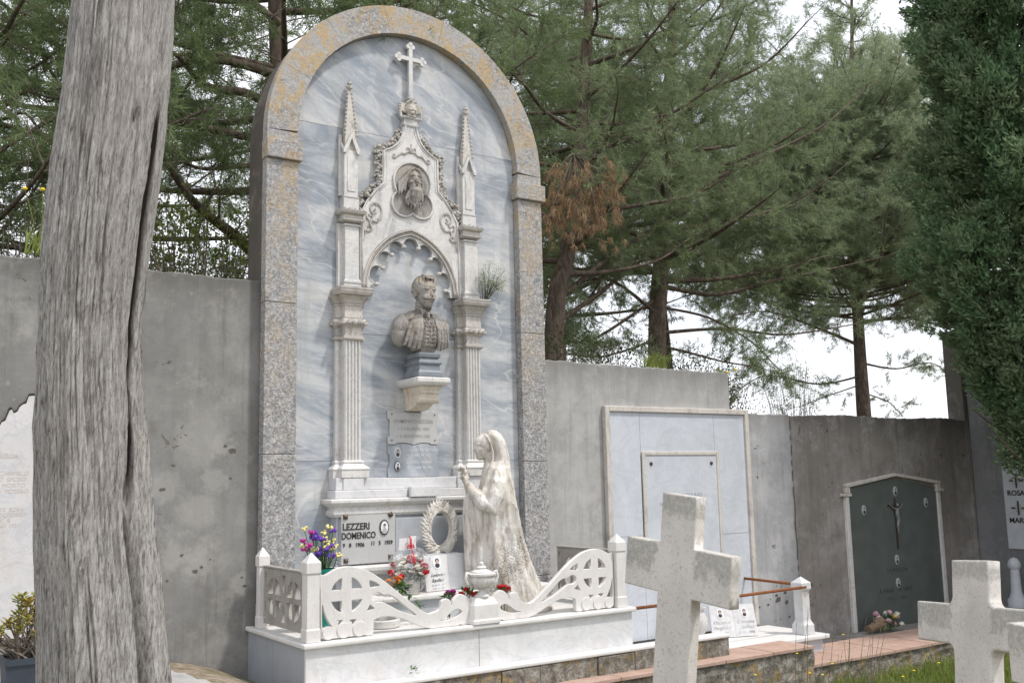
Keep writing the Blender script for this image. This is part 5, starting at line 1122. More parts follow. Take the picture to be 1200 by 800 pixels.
# platform
pt = thing('tomb_platform', (7.7, 8, -.4), 'low white slab platform in front of the panelled tomb', 'platform')
MB().box(6.20, 9.22, 7.50, 8.398, -.285, -.238).build('top_slab', 'slab_white', pt, bevel=.012); MB().box(6.22, 9.16, 7.56, 8.397, -.9, -.287).build('base', 'panel_marble', pt, bevel=.004)
# post with rusty rails
bp = thing('rail_post', (8.99, 7.67, -.237), 'chamfered white marble post holding two rusty rails on the platform corner', 'post')
x, y = 8.985, 7.67; z0 = -.2365
MB().rings([(x-.085, x+.085, y-.085, y+.085, z0), (x-.085, x+.085, y-.085, y+.085, z0+.10), (x-.065, x+.065, y-.065, y+.065, z0+.14), (x-.06, x+.06, y-.06, y+.06, z0+.16), (x-.06, x+.06, y-.06, y+.06, z0+.46), (x-.078, x+.078, y-.078, y+.078, z0+.49), (x-.078, x+.078, y-.078, y+.078, z0+.555), (x-.004, x+.004, y-.004, y+.004, z0+.62)]).build('post_shaft', 'clean_marble', bp, bevel=.008)
m = MB(); m.tube([(x-.05, y-.064, z0+.44), (x-.03, y-.068, z0+.465), (x-.012, y-.070, z0+.44), (x+.0, y-.072, z0+.425), (x+.012, y-.070, z0+.44), (x+.03, y-.068, z0+.465), (x+.05, y-.064, z0+.44)], .004, 6).build('carved_line', 'frame_marble', bp)
m = MB().tube([(8.935, 8.495, .315), (8.985, 7.745, .295)], .016, 10); m.build('side_rail', 'rust', bp, True); MB().tube([(8.935, 8.4950, .315), (8.936, 8.470, .3145)], .035, 12).build('rail_flange', 'rust', bp)
m = MB().tube([(8.98, 7.60, .275), (8.0, 7.60, .262), (6.30, 7.60, .258)], .016, 10); m.build('front_rail', 'rust', bp, True)
p2 = thing('rail_post', (6.28, 7.6, -.237), 'white marble post half hidden by the railing at the left end of the rusty rail', 'post')
MB().rings([(6.20, 6.34, 7.53, 7.67, -.2365), (6.20, 6.34, 7.53, 7.67, -.13), (6.215, 6.325, 7.545, 7.655, -.10), (6.215, 6.325, 7.545, 7.655, .25), (6.205, 6.335, 7.535, 7.665, .27), (6.205, 6.335, 7.535, 7.665, .33), (6.268, 6.272, 7.598, 7.602, .38)]).build('post_shaft', 'clean_marble', p2, bevel=.008)
def p2f(t, fr):
    oval_on(t, fr, -.15, .255, .032, .045); oval_on(t, fr, .14, .255, .032, .045); Z = lambda u, v: fr @ T(u, v, .0172)
    me = join([text('Vincenzo', .055, Z(-.15, .14), .0006, 'CENTER', 0, .45), text('Paviglianiti', .048, Z(-.15, .085), .0006, 'CENTER', 0, .45), text('1911 - 1981', .04, Z(-.15, .03), .0006), text('Concetta', .055, Z(.14, .14), .0006, 'CENTER', 0, .45), text('Squillaci', .055, Z(.14, .085), .0006, 'CENTER', 0, .45), text('1914 - 1990', .04, Z(.14, .03), .0006)]); obj('inscription', me, 'letter_faint', t)
q = G(862, 746, -.236)
book('marble_book', (q.x, q.y+.0, -.235), -20, .54, .345, .26, 'small open white marble book with two oval portraits on the platform', p2f)
q = G(821, 752, -.236); vz = thing('marble_vase', (q.x, q.y, -.237), 'small turned white marble vase half hidden behind the leaning cross', 'vase')
MB().lathe((q.x, q.y, -.2365), [(.07, 0), (.07, .02), (.04, .035), (.032, .07), (.06, .11), (.088, .19), (.085, .25), (.05, .31), (.046, .33), (.07, .35), (.072, .362), (.05, .36), (.04, .3)], 24).build('vase_body', 'white_marble', vz, 'auto')
# ================================================================ dark green slab tomb
dg = thing('green_slab_tomb', (11.9, 8.46, -.5), 'dark green stone slab tomb with a white gabled frame and a bronze crucifix', 'tomb')
o3 = [(10.93, -.50), (12.86, -.50), (12.86, 1.30), (12.74, 1.315), (11.93, 1.44), (11.02, 1.325), (10.93, 1.30)]
MB().prism(o3, 8.470, 8.4935).build('green_slab', 'dark_green_stone', dg, bevel=.002)
m = MB().box(10.86, 10.928, 8.445, 8.4935, -.50, 1.215); m.build('jamb', 'white_marble', dg, bevel=.006); MB().box(12.862, 12.93, 8.445, 8.4935, -.50, 1.235).build('jamb', 'white_marble', dg, bevel=.006)
MB().box(10.80, 10.958, 8.42, 8.4935, 1.217, 1.255).build('corner_block', 'frame_marble', dg, bevel=.005); MB().box(12.84, 12.985, 8.42, 8.4935, 1.237, 1.275).build('corner_block', 'frame_marble', dg, bevel=.005)
MB().box(10.862, 10.955, 8.44, 8.4935, 1.257, 1.335).build('corner_block', 'frame_marble', dg, bevel=.005); MB().box(12.85, 12.94, 8.44, 8.4935, 1.277, 1.345).build('corner_block', 'frame_marble', dg, bevel=.005)
MB().prism([(10.865, 1.337), (10.955, 1.337), (11.93, 1.462), (12.84, 1.347), (12.94, 1.347), (12.94, 1.375), (11.93, 1.50), (10.865, 1.365)][0:3]+[(11.93, 1.50), (10.865, 1.375)], 8.43, 8.4935).build('gable_bar', 'frame_marble', dg, bevel=.006)
MB().prism([(11.932, 1.462), (12.84, 1.347), (12.94, 1.347), (12.94, 1.378), (11.932, 1.50)], 8.43, 8.4935).build('gable_bar', 'frame_marble', dg, bevel=.006)
MB().box(10.80, 13.0, 8.35, 8.4935, -.56, -.503).build('sill', 'plaster_right_dark', dg, bevel=.008)
for (x, z), big in (((11.235, 1.03), 1), ((11.93, 1.26), 1), ((12.60, 1.09), 1), ((11.86, .355), 1), ((11.85, .05), 1)): oval(dg, (x, z), .036, .056, 8.4695, 'photo_grey', 'photo_grey')
cr = MB(); xx = 11.90
cr.box(xx-.012, xx+.012, 8.452, 8.466, .50, 1.17); cr.box(xx-.16, xx-.0125, 8.452, 8.466, 1.06, 1.085); cr.box(xx+.0125, xx+.16, 8.452, 8.466, 1.06, 1.085); cr.build('crucifix', 'bronze_dark', dg)
m = MB(); m.tube([(xx-.14, 8.442, 1.09), (xx-.07, 8.437, 1.035), (xx, 8.434, 1.015), (xx+.07, 8.437, 1.035), (xx+.14, 8.442, 1.09)], [.010, .014, .02, .014, .010], 8); m.tube([(xx, 8.434, 1.03), (xx-.008, 8.432, .95), (xx+.012, 8.432, .88), (xx-.012, 8.430, .80), (xx+.004, 8.44, .70)], [.032, .028, .026, .02, .012], 8); m.blob((xx+.01, 8.43, 1.075), (.022, .024, .028)); obj('crucifix_figure', voxel(m, .006, 1), 'pewter', dg, True)
me = join([text('A. MARIA     M. NINO', .075, TF(11.80, -.06, 8.4695), .0008), text('1911          1921', .06, TF(11.80, -.16, 8.4695), .0008), text('F A M I G L I A', .07, TF(11.86, .20, 8.4695), .0008)]); obj('inscription', me, 'letter_door', dg)
fb = thing('flower_bouquet', (11.1, 8.2, -.5), 'pink and cream bouquet in brown paper lying at the foot of the green slab', 'flowers'); r11 = random.Random(41); c_ = Vector((11.08, 8.25, -.46))
for i in range(15):
    m = MB(); p = c_+Vector((.12+r11.uniform(-.14, .26), r11.uniform(-.08, .06), .10+r11.uniform(-.03, .14)-.0)); p.z -= max(0, p.x-c_.x-.2)*.5; bloom(m, p, .055, 'rose', i); m.build('bloom', ('pink_petal', 'cream_petal', 'pink_petal', 'white_petal')[i % 4], fb)
leaves(c_+Vector((.15, 0, .06)), (.24, .09, .08), 110, .08, .016, 44).build('leaf_sprays', 'green_leaf', fb)
m = MB(); m.tube([c_+Vector((-.20, 0, .02)), c_+Vector((-.08, 0, .05)), c_+Vector((.05, 0, .08))], [.045, .055, .09], 12); m.build('paper_wrap', 'brown_wrap', fb)
# ================================================================ tablet and post at the side wall
tp = thing('name_tablet', (13.82, 7.6, 1), 'white marble name tablet with small bronze crosses on the shaded side wall', 'tablet')
MB().box(13.815, 13.8445, 6.3, 8.03, .41, 1.60).build('tablet_stone', 'panel_marble', tp, bevel=.004)
XW = Matrix(((0, 0, -1, 0), (-1, 0, 0, 0), (0, 1, 0, 0), (0, 0, 0, 1)))      # sheet facing -X: u runs towards the viewer
for k, z in enumerate((1.36, .98)):
    for j, y in enumerate((7.83, 7.25)):
        m = MB(); m.add([(13.8145-d, y+.045*math.cos(t), z+.075*math.sin(t)) for d in (0, .008) for t in np.linspace(0, 2*PI, 17)[:-1]], [tuple(range(16)), tuple(range(31, 15, -1))]+[(i, i+16, (i+1) % 16+16, (i+1) % 16) for i in range(16)]); m.build('photo_oval', 'photo_grey', tp)
        m = MB(); m.box(13.800, 13.8145, y-.10, y-.047, z-.010, z+.010); m.box(13.800, 13.8145, y+.047, y+.10, z-.010, z+.010); m.box(13.798, 13.8055, y-.010, y+.010, z-.10, z+.10); m.build('bronze_cross', 'bronze_dark', tp)
for z, s in ((1.155, 'ROSA NASSO'), (.775, 'MARIA NASSO')): obj('lettering', text(s, .10, T(13.8135, 7.98, z) @ XW, .002, 'LEFT', .003), 'letter_dark', tp)
ps = thing('marker_post', (13.5, 7.7, -.45), 'slim round white marble marker post at the foot of the side wall', 'post')
q = W(1191, 690, 7.72); bx_ = q.x
MB().box(bx_-.16, bx_+.16, 7.56, 7.88, -.6, -.33).build('post_plinth', 'plaster_right_dark', ps, bevel=.01)
MB().lathe((bx_, 7.72, -.329), [(.12, 0), (.12, .10), (.095, .13), (.085, .16), (.07, .20), (.058, .50), (.075, .52), (.085, .55), (.075, .60), (.05, .64), (.01, .66)], 20).build('post_shaft', 'panel_marble', ps, 'auto')
# ================================================================ grave crosses in the foreground
def gcross(c, phi, tl, pt, w, th, arm, arm_h, top, foot, label, fillet=0):
    """c: middle of the arms' upper edge; phi: direction of the arms off +Y; tl, pt: lean along and across the arms"""
    phi, tl, pt = R(phi), R(tl), R(pt); c = Vector(c)
    U = Vector((-math.sin(phi), -math.cos(phi), 0)); N = Vector((-math.cos(phi), math.sin(phi), 0)); Z_ = Vector((0, 0, 1))
    V_ = Z_*math.cos(tl)+U*math.sin(tl); U2 = U*math.cos(tl)-Z_*math.sin(tl); V2 = V_*math.cos(pt)+N*math.sin(pt); N2 = U2.cross(V2)
    Q = Matrix(((U2.x, V2.x, N2.x, c.x), (U2.y, V2.y, N2.y, c.y), (U2.z, V2.z, N2.z, c.z), (0, 0, 0, 1)))
    t = thing('grave_cross', (c.x-V2.x*c.z, c.y-V2.y*c.z, gz(c.x, c.y)), label, 'grave cross')
    hw = w/2; z0, z1 = -arm_h, 0
    def fil(x, z, dx, dz):
        if not fillet: return [(x, z)]
        return [(x+dx*fillet*(1-math.cos(q)), z+dz*fillet*(1-math.sin(q))) for q in (PI/2*k/5 for k in range(6))]
    P = [(-hw, foot), (hw, foot)]+fil(hw, z0, 1, -1)+[(arm, z0), (arm, z1)]+fil(hw, z1, 1, 1)[::-1]+[(hw, top), (-hw, top)]+fil(-hw, z1, -1, 1)+[(-arm, z1), (-arm, z0)]+fil(-hw, z0, -1, -1)[::-1]
    m = MB(); me = plate([P], th, Q, .005 if not fillet else .009)
    bm = bmesh.new(); bm.from_mesh(me); bmesh.ops.triangulate(bm, faces=bm.faces[:])
    for _k in range(4): bmesh.ops.subdivide_edges(bm, edges=[e for e in bm.edges if e.calc_length() > .05], cuts=1); bmesh.ops.triangulate(bm, faces=bm.faces[:])
    bm.to_mesh(me); bm.free()
    at = me.attributes.new('crust', 'FLOAT', 'POINT'); Qi = Q.inverted()
    for i, v in enumerate(me.vertices):
        l = Qi @ v.co; k = 0
        if l.y > .02: k = 1-(top-l.y)/.13
        elif abs(l.x) > hw+.004: k = 1-(z1-l.y)/.17; k = max(k, .62-(abs(l.x)-hw)*1.0 if l.y > z0+.06 else 0)
        at.data[i].value = max(0, min(1, k))
    obj('cross_body', me, 'cross_stone', t); return t
gcross((2.466, 2.623, 1.2654), -3.08, 6.3, -1.5, .162, .05, .249, .1714, .177, -1.40, 'plain pale stone cross leaning to the right, the nearest one in the middle')
gcross((3.906, 2.429, .957), 25.4, -3.8, -5.7, .254, .06, .4035, .166, .18, -1.35, 'white concrete cross with rounded inner corners in front of the grass', .035)
pe = Vector(CAM+(_r*(1190.5-600)-_u*(728-400)+_f*FPX)*(1.0)); dd = (pe-Vector(CAM)); dd = Vector(CAM)+dd*(3.45/math.hypot(dd.x, dd.y)); ph = R(22)
gcross((dd.x-math.sin(ph)*.36, dd.y-math.cos(ph)*.36, dd.z), 22, 0, 0, .20, .07, .36, .172, .2, -1.4, 'pale cross at the right edge, only one arm tip in sight')
# ================================================================ bare trunk in the foreground
tk = thing('tree_trunk', (.64, 3.2, 0), 'thick bare grey tree trunk with a long dark split down its side', 'tree')
prof_ = [(-260, 146, 124), (-120, 146, 121), (0, 145, 120), (100, 137, 124), (200, 124, 128), (300, 112, 124), (380, 106, 115), (450, 105.5, 118), (500, 107, 127), (560, 109.5, 131), (620, 112, 135), (700, 118, 143), (800, 124, 152), (880, 126, 176), (960, 128, 205), (1010, 128, 250)]
rows_ = []
for y, cxp, wp_ in prof_:
    a, b = W(cxp-wp_/2, y, 3.2), W(cxp+wp_/2, y, 3.2); c = (a+b)/2; rows_.append((c.z, c.x, 3.2, abs(b.x-a.x)*math.cos(R(12))/2))
rows_ += [(-.4, rows_[-1][1], 3.2, rows_[-1][3]*1.3), (5.2, rows_[0][1]+.05, 3.25, .155), (6.6, rows_[0][1]+.12, 3.32, .13)]; rows_.sort()
Zr = np.array([r_[0] for r_ in rows_]); Xr = np.array([r_[1] for r_ in rows_]); Yr = np.array([r_[2] for r_ in rows_]); Rr = np.array([r_[3] for r_ in rows_])
zs_ = np.concatenate([np.arange(-.35, .8, .03), np.arange(.8, 3.35, .011), np.arange(3.4, 6.6, .06)]); NTt = 300
def sm(v, A): return np.interp(v, Zr, A)
camdir = math.atan2(-math.cos(R(12)), -math.sin(R(12)))     # side of the trunk turned to the path
VV = []; DK = []
for z in zs_:
    cx_, cy_, r0 = float(sm(z, Xr)), float(sm(z, Yr)), float(sm(z, Rr))
    crack = R(60) if z > 1.95 else R(60-24*min(1, (1.95-z)/.55)); crack += .07*mn.noise(Vector((0, 0, z*2.2)))
    cd = 0 if z > 2.78 else min(1, (2.78-z)/.25); cd2 = 1 if z > 1.62 else max(.30, 1-(1.62-z)*4)+.15*mn.noise(Vector((5, 0, z*3)))
    for k in range(NTt):
        q = 2*PI*k/NTt; ph = (q-camdir+PI) % (2*PI)-PI       # 0 towards the path, + towards the right silhouette
        ux, uy = math.cos(q), math.sin(q)
        tw = q+z*.10
        fl = .020*mn.noise(Vector((math.cos(tw)*1.7, math.sin(tw)*1.7, z*.45)))+.007*mn.noise(Vector((math.cos(tw)*6, math.sin(tw)*6, z*.8)))
        st_ = mn.noise(Vector((math.cos(tw)*24, math.sin(tw)*24, z*2.4))); s2 = mn.noise(Vector((math.cos(tw)*48, math.sin(tw)*48, z*5.5+4)))
        fine = .0055*(1-abs(st_)*2.6)+.0035*s2
        d_ = ph-crack; groove = -.085*cd*cd2*math.exp(-(d_/.085)**2)-.012*cd*math.exp(-(d_/.16)**2)+.010*cd*math.exp(-((d_-.14)/.09)**2)
        g2 = -.020*math.exp(-((ph-.62-.05*math.sin(z*3))/.05)**2)*max(0, min(1, (1.72-z)/.3))
        hole = 0
        for hz, hp, hr, hs, dp in ((2.86, .95, .085, .10, .035), (2.62, .42, .03, .06, .02), (2.30, .78, .07, .08, .014), (2.0, -.3, .03, .06, .010), (1.22, .15, .03, .07, .010), (2.58, .80, .03, .06, .016)):
            hole -= dp*math.exp(-((z-hz)/hr)**2-((ph-hp)/hs)**2)
        r_ = r0+fl+fine+groove+g2+hole; VV.append((cx_+r_*ux, cy_+r_*uy, z)); DK.append(max(0, min(1, 1.9-abs(d_)/.085*1.0))*min(1, cd*1.5)*max(0, min(1, (z-1.40)/.25))+max(0, min(1, -hole/.022-.4)))  # last value: painted shade for the split, its far wall and the hollows
FF = [(i*NTt+k, i*NTt+(k+1) % NTt, (i+1)*NTt+(k+1) % NTt, (i+1)*NTt+k) for i in range(len(zs_)-1) for k in range(NTt)]
me_ = raw_mesh('trunk', VV, FF, True); me_.attributes.new('rot', 'FLOAT', 'POINT').data.foreach_set('value', np.array(DK, np.float32)); obj('trunk', me_, 'bark_grey', tk)  # 'rot' carries the painted shade of split and hollows
for z, a in ((4.4, .4), (4.9, 2.5), (5.4, -1.3), (5.9, 1.2)):
    c_ = Vector((float(sm(z, Xr)), 3.2, z)); q = camdir+a; dv = Vector((math.cos(q), math.sin(q), .35)); L_ = .22 if z < 3 else 1.1
    m = MB(); m.tube([c_+dv*.10, c_+dv*(.14+L_*.25), c_+dv*(.14+L_*.6)+Vector((0, 0, .03)), c_+dv*(.14+L_)+Vector((.02, 0, .12))], [.05, .035, .022, .003], 7); m.build('branch_stub', 'bark_grey', tk, True)
# ================================================================ pines beyond the wall
def tube_np(P, rad, n=6):
    mb = MB(); mb.tube(P, rad, n, False); return mb
class Tree:
    def __init__(s, seed): s.w = MB(); s.t = MB(); s.tip = []; s.rg = random.Random(seed); s.seed = seed
    def limb(s, pts, r0, r1=.012, sec=1.0, seclen=1.2, dens=1.0, n=7, start=.15, up=.25, leafy=True):
        P = spline([tuple(p) for p in pts], 5); N_ = len(P); s.w.tube(P, [r0+(r1-r0)*(i/(N_-1))**.8 for i in range(N_)], n, False)
        L = sum((P[i+1]-P[i]).length for i in range(N_-1)); cnt = int(L*4.0*sec)
        for q in range(cnt):
            t = start+(1-start)*(q+s.rg.random())/cnt; i = min(N_-2, int(t*(N_-1))); p = P[i].lerp(P[i+1], t*(N_-1)-i); d = (P[i+1]-P[i]).normalized()
            v = Vector((s.rg.gauss(0, 1), s.rg.gauss(0, 1), s.rg.gauss(0, .7)+up)); v -= d*v.dot(d); v.normalize(); v = (v+d*s.rg.uniform(.2, .9)).normalized()
            s.branch(p, v, seclen*s.rg.uniform(.45, 1.1)*(1-.35*t), max(.005, r0*.22*(1-.6*t)), dens, up, leafy)
        if leafy: s.branch(P[-1], (P[-1]-P[-2]).normalized(), seclen*.7, r1, dens, up)
    def branch(s, p, d, L, r, dens, up, leafy=True):
        q1 = p+d*L*.5+Vector((s.rg.gauss(0, .06), s.rg.gauss(0, .06), s.rg.gauss(0, .04)))*L; q2 = p+d*L+Vector((s.rg.gauss(0, .1), s.rg.gauss(0, .1), .12*up+s.rg.gauss(0, .08)))*L
        s.t.tube([p, q1, q2], [r, r*.6, r*.25], 4, False)
        if not leafy: return
        for k in range(int(11*dens*L/.9)+2):
            t = s.rg.uniform(.25, 1); a = p.lerp(q1, t*2) if t < .5 else q1.lerp(q2, t*2-1); v = (d*.8+Vector((s.rg.gauss(0, .6), s.rg.gauss(0, .6), s.rg.gauss(.1, .5)))).normalized(); l2 = s.rg.uniform(.18, .42)*min(1, L+.3); e = a+v*l2
            s.t.tube([a, e], [r*.35+.0015, .002], 3, False)
            for j in range(3): s.tip.append((a.lerp(e, .35+.33*j), v))
    def build(s, name, base, label, mat_leaf='pine_needles', nn=10, L=.135, w=.0105, group='pines beyond the cemetery wall', trunkmat='bark_dark', deadtips=None):
        t = thing(name, base, label, 'tree', group); s.w.build('trunk', trunkmat, t, True); s.t.build('branches', 'twig', t)
        if s.tip: obj('crown', needles(s.tip, nn, L, w, s.seed), mat_leaf, t)
        return t
def needles(tips, nn, L, w, seed, spread=.75):
    g = np.random.default_rng(seed); P = np.array([tuple(a) for a, b in tips]); D = np.array([tuple(b) for a, b in tips]); n = len(P)*nn
    P = np.repeat(P, nn, 0)+g.normal(0, .018, (n, 3)); D = np.repeat(D, nn, 0)+g.normal(0, spread, (n, 3)); D /= np.linalg.norm(D, axis=1)[:, None]
    S = np.cross(D, g.normal(0, 1, (n, 3))); S /= np.linalg.norm(S, axis=1)[:, None]; l = L*g.uniform(.6, 1.15, (n, 1)); ww = w*g.uniform(.7, 1.3, (n, 1))
    V_ = np.stack([P-S*ww*.5, P+S*ww*.5, P+D*l+np.array([0, 0, -.12])*l], 1).reshape(-1, 3); F_ = np.arange(n*3).reshape(-1, 3); return raw_mesh('needles', V_, F_)
def radial(tr, X, Y, z0, z1, n, Lr, r0=.05, rise=.35, yb=1.0, avoid=None, dens=1.0, seclen=1.2, trunkx=None, sec=1.0):
    for i in range(n):
        t = (i+.5)/n; z = z0+(z1-z0)*t; a = i*2.4+tr.rg.uniform(-.3, .3); L_ = Lr*(1-.55*t)*tr.rg.uniform(.8, 1.15); cx_, cy_ = trunkx(z) if trunkx else (X, Y)
        d_ = Vector((math.cos(a), math.sin(a)*yb, 0)); p0 = Vector((cx_, cy_, z)); rs = rise+.25*t+tr.rg.uniform(-.12, .12)
        pts = [p0, p0+d_*L_*.35+Vector((0, 0, L_*.12*rs)), p0+d_*L_*.7+Vector((tr.rg.gauss(0, .1), tr.rg.gauss(0, .1), L_*.38*rs)), p0+d_*L_+Vector((0, 0, L_*.75*rs))]
        tr.limb([tuple(p) for p in pts], r0*(1-.5*t), .010, sec, seclen, dens, 6, .2)
# pine A: slender reddish trunk just right of the arch
TA = Tree(101); YA = 12.2
pa = [W(640, 470, YA), W(650, 380, YA), W(664, 300, YA), W(676, 210, YA), W(684, 110, YA), W(690, 0, YA), W(694, -150, YA+.2), W(700, -330, YA+.3)]; pa[0].z = 0
TA.limb([tuple(p) for p in pa], .185, .05, .0, 1, 1, 10, leafy=False)
def alongA(z): zs = [p.z for p in pa]; return float(np.interp(z, zs, [p.x for p in pa])), YA
radial(TA, 0, 0, 4.6, 10.5, 30, 3.2, .06, .30, 1, None, .8, 1.15, alongA)
for pts, r_ in (([(664, 300), (720, 230), (790, 150), (850, 60), (880, -20)], .075), ([(655, 350), (730, 290), (800, 250), (900, 200)], .05), ([(650, 380), (700, 345), (760, 300), (840, 262), (900, 240)], .05)):
    TA.limb([tuple(W(x, y, YA+.5*i)) for i, (x, y) in enumerate(pts)], r_, .015, 1.0, 1.0, .9, 7, .25)
TA.build('pine_tree', (pa[0].x, YA, 0), 'slender pine with a reddish leaning trunk close to the right shoulder of the arch', 'pine_needles')
# pine B: straight dark trunk
TB = Tree(102); YB = 13.4
pb_ = [W(766, 470, YB), W(770, 400, YB), W(775, 300, YB), W(780, 220, YB), (W(784, 120, YB)), W(788, 20, YB), W(792, -150, YB)]; pb_[0].z = 0
TB.limb([tuple(p) for p in pb_], .20, .07, 0, 1, 1, 10, leafy=False)
def alongB(z): zs = [p.z for p in pb_]; return float(np.interp(z, zs, [p.x for p in pb_])), YB
radial(TB, 0, 0, 5.0, 10.8, 30, 3.6, .07, .32, 1, None, .8, 1.2, alongB)
for pts, r_, dn in (([(778, 260), (830, 215), (880, 190), (960, 150), (1020, 100)], .07, 1), ([(775, 335), (840, 345), (900, 330), (960, 318), (1040, 300)], .05, .5), ([(772, 370), (720, 330), (680, 330), (650, 345)], .04, .4), ([(773, 390), (850, 385), (920, 392), (1000, 380)], .04, .7), ([(776, 300), (720, 310), (690, 350), (660, 375)], .04, .4), ([(775, 345), (700, 395), (660, 400), (630, 395)], .035, 1.2), ([(774, 395), (735, 410), (700, 418), (668, 415)], .028, 1.3), ([(774, 405), (815, 415), (850, 424), (890, 430)], .028, 1.2), ([(775, 360), (830, 372), (880, 400), (905, 425)], .03, 1.0)):
    TB.limb([tuple(W(x, y, YB-.25*i)) for i, (x, y) in enumerate(pts)], r_, .012, 1.0, .9, dn, 7, .25)
TB.build('pine_tree', (pb_[0].x, YB, 0), 'pine with a straight dark trunk behind the tall pale wall', 'pine_needles')
# pine C: right, pale airy crown
TC = Tree(103); YC = 14.5
pc = [W(1016, 520, YC), W(1012, 480, YC), W(1007, 400, YC), W(1002, 300, YC), W(1000, 200, YC), W(999, 100, YC), W(998, 0, YC), W(998, -120, YC)]; pc[0].z = 0
TC.limb([tuple(p) for p in pc], .20, .012, .9, .9, 1.6, 10, start=.5)
def alongC(z): zs = [p.z for p in pc]; return float(np.interp(z, zs, [p.x for p in pc])), YC
radial(TC, 0, 0, 5.0, 10.4, 92, 3.6, .04, .36, 1, None, 1.6, 1.15, alongC)
for pts, r_, dn in (([(1008, 405), (960, 385), (900, 365), (850, 372)], .045, .9), ([(1010, 440), (960, 450), (900, 440), (868, 455)], .03, .8), ([(1006, 380), (1050, 372), (1100, 380), (1120, 390)], .04, 1.0), ([(1009, 425), (1050, 432), (1090, 425), (1115, 440)], .03, .7), ([(1011, 460), (1040, 470), (1050, 480)], .02, .6), ([(1004, 345), (960, 315), (900, 330), (860, 345)], .045, 1.1), ([(1010, 450), (975, 462), (940, 475)], .02, .7), ([(1003, 330), (1050, 300), (1095, 310)], .04, .9)):
    TC.limb([tuple(W(x, y, YC+.2*i)) for i, (x, y) in enumerate(pts)], r_, .009, .9, .7, dn, 6, .25)
TC.build('pine_tree', (pc[0].x, YC, 0), 'airy pale green pine standing alone above the low wall at the right', 'pine_needles_pale')
# pine D: behind the arch, limbs reaching left
TD = Tree(104); YD = 12.0; xd = W(330, 200, YD).x
TD.limb([(xd, YD, 0), (xd+.05, YD, 3), (xd, YD, 6), (xd-.1, YD+.1, 9), (xd, YD+.2, 12)], .24, .06, 0, 1, 1, 10, leafy=False)
radial(TD, xd, YD, 5.0, 11.5, 32, 3.6, .07, .25, 1, None, 1.2, 1.2)
for pts, r_, dn in (([(330, 330), (280, 280), (230, 240), (190, 180), (160, 110)], .10, .35), ([(330, 130), (290, 110), (240, 100), (200, 60), (120, 40)], .08, .8), ([(330, 190), (280, 195), (240, 198), (215, 190)], .045, .3), ([(330, 90), (250, 70), (160, 90), (60, 140), (-20, 190)], .07, 1.1)):
    TD.limb([tuple(W(x, y, YD-.35*i)) for i, (x, y) in enumerate(pts)], r_, .014, 1.0, .9, dn, 7, .2)
TD.build('pine_tree', (xd, YD, 0), 'deep green pine behind the arch whose limbs reach over the dark wall', 'pine_needles_deep')
# pine E: far left, mostly bare dark limbs
TE = Tree(105); YE = 11.6; xe = W(-60, 200, YE).x
TE.limb([(xe, YE, 0), (xe+.1, YE, 3), (xe+.05, YE, 6), (xe, YE, 10.5)], .20, .05, 0, 1, 1, 10, leafy=False)
radial(TE, xe, YE, 3.2, 10.2, 26, 3.2, .055, .3, 1, None, .75, 1.2)
for k in range(12):
    y0 = 30+k*24; TE.limb([tuple(W(-60+30*i, y0+10*i+TE.rg.uniform(-25, 25)-i*i*3, YE-.2*i)) for i in range(6)], .035, .006, 1.3, .8, .25, 6, .1)
TE.build('pine_tree', (xe, YE, 0), 'twiggy dark pine left of the bare trunk with many dead limbs', 'pine_needles_deep')
# more pines behind that close the backdrop
for k, (px_, Y_, lab, Lr, mtl) in enumerate(((560, 17.5, 'tall pine showing above the right shoulder of the arch', 4.2, 'pine_needles'), (998, 18.0, 'broad pine farther off, right behind the airy pine', 5.6, 'pine_needles_pale'), (110, 16.5, 'bushy pine behind the bare trunk', 4.0, 'pine_needles'), (652, 19.5, 'farthest pine, right behind the reddish trunk', 4.6, 'pine_needles_deep'), (776, 21.0, 'distant pale pine directly behind the straight dark trunk', 5.0, 'pine_needles_pale'))):
    Tk = Tree(120+k); x_ = W(px_, 300, Y_).x; top = 13.5
    Tk.limb([(x_, Y_, 0), (x_+.1, Y_, 4), (x_-.1, Y_, 8), (x_, Y_, top)], .20, .015, 0, 1, 1, 9, leafy=False)
    radial(Tk, x_, Y_, (5.4, 6.2, 5.4, 5.4, 7.2)[k], 13.2, (34, 56, 34, 34, 46)[k], Lr, .07, .28, 1, None, .85, 1.35); Tk.build('pine_tree', (x_, Y_, 0), lab, mtl, 9, .16, .014); print('tips', len(Tk.tip))
# dead brown spray hanging in front of pine A
bs = thing('dead_branch', W(690, 230, 10.3), 'hanging spray of dead brown pine needles beside the right impost', 'branch'); rg = random.Random(5); tips = []; m = MB(); base = W(672, 180, 10.4)
for i in range(34):
    e = W(rg.uniform(640, 735), rg.uniform(205, 285), 10.3+rg.uniform(-.3, .3)); mid = (base+e)/2+Vector((0, -.1, .1)); m.tube([base, mid, e], [.012, .008, .003], 4, False); dv = (e-mid).normalized()
    for j in range(7): tips.append((mid.lerp(e, .3+.12*j)+Vector((rg.gauss(0, .06), rg.gauss(0, .06), rg.gauss(0, .05))), (dv+Vector((0, 0, -.5))).normalized()))
m.build('twigs', 'twig', bs); obj('needles', needles(tips, 16, .13, .009, 77, .6), 'dry_needles', bs)
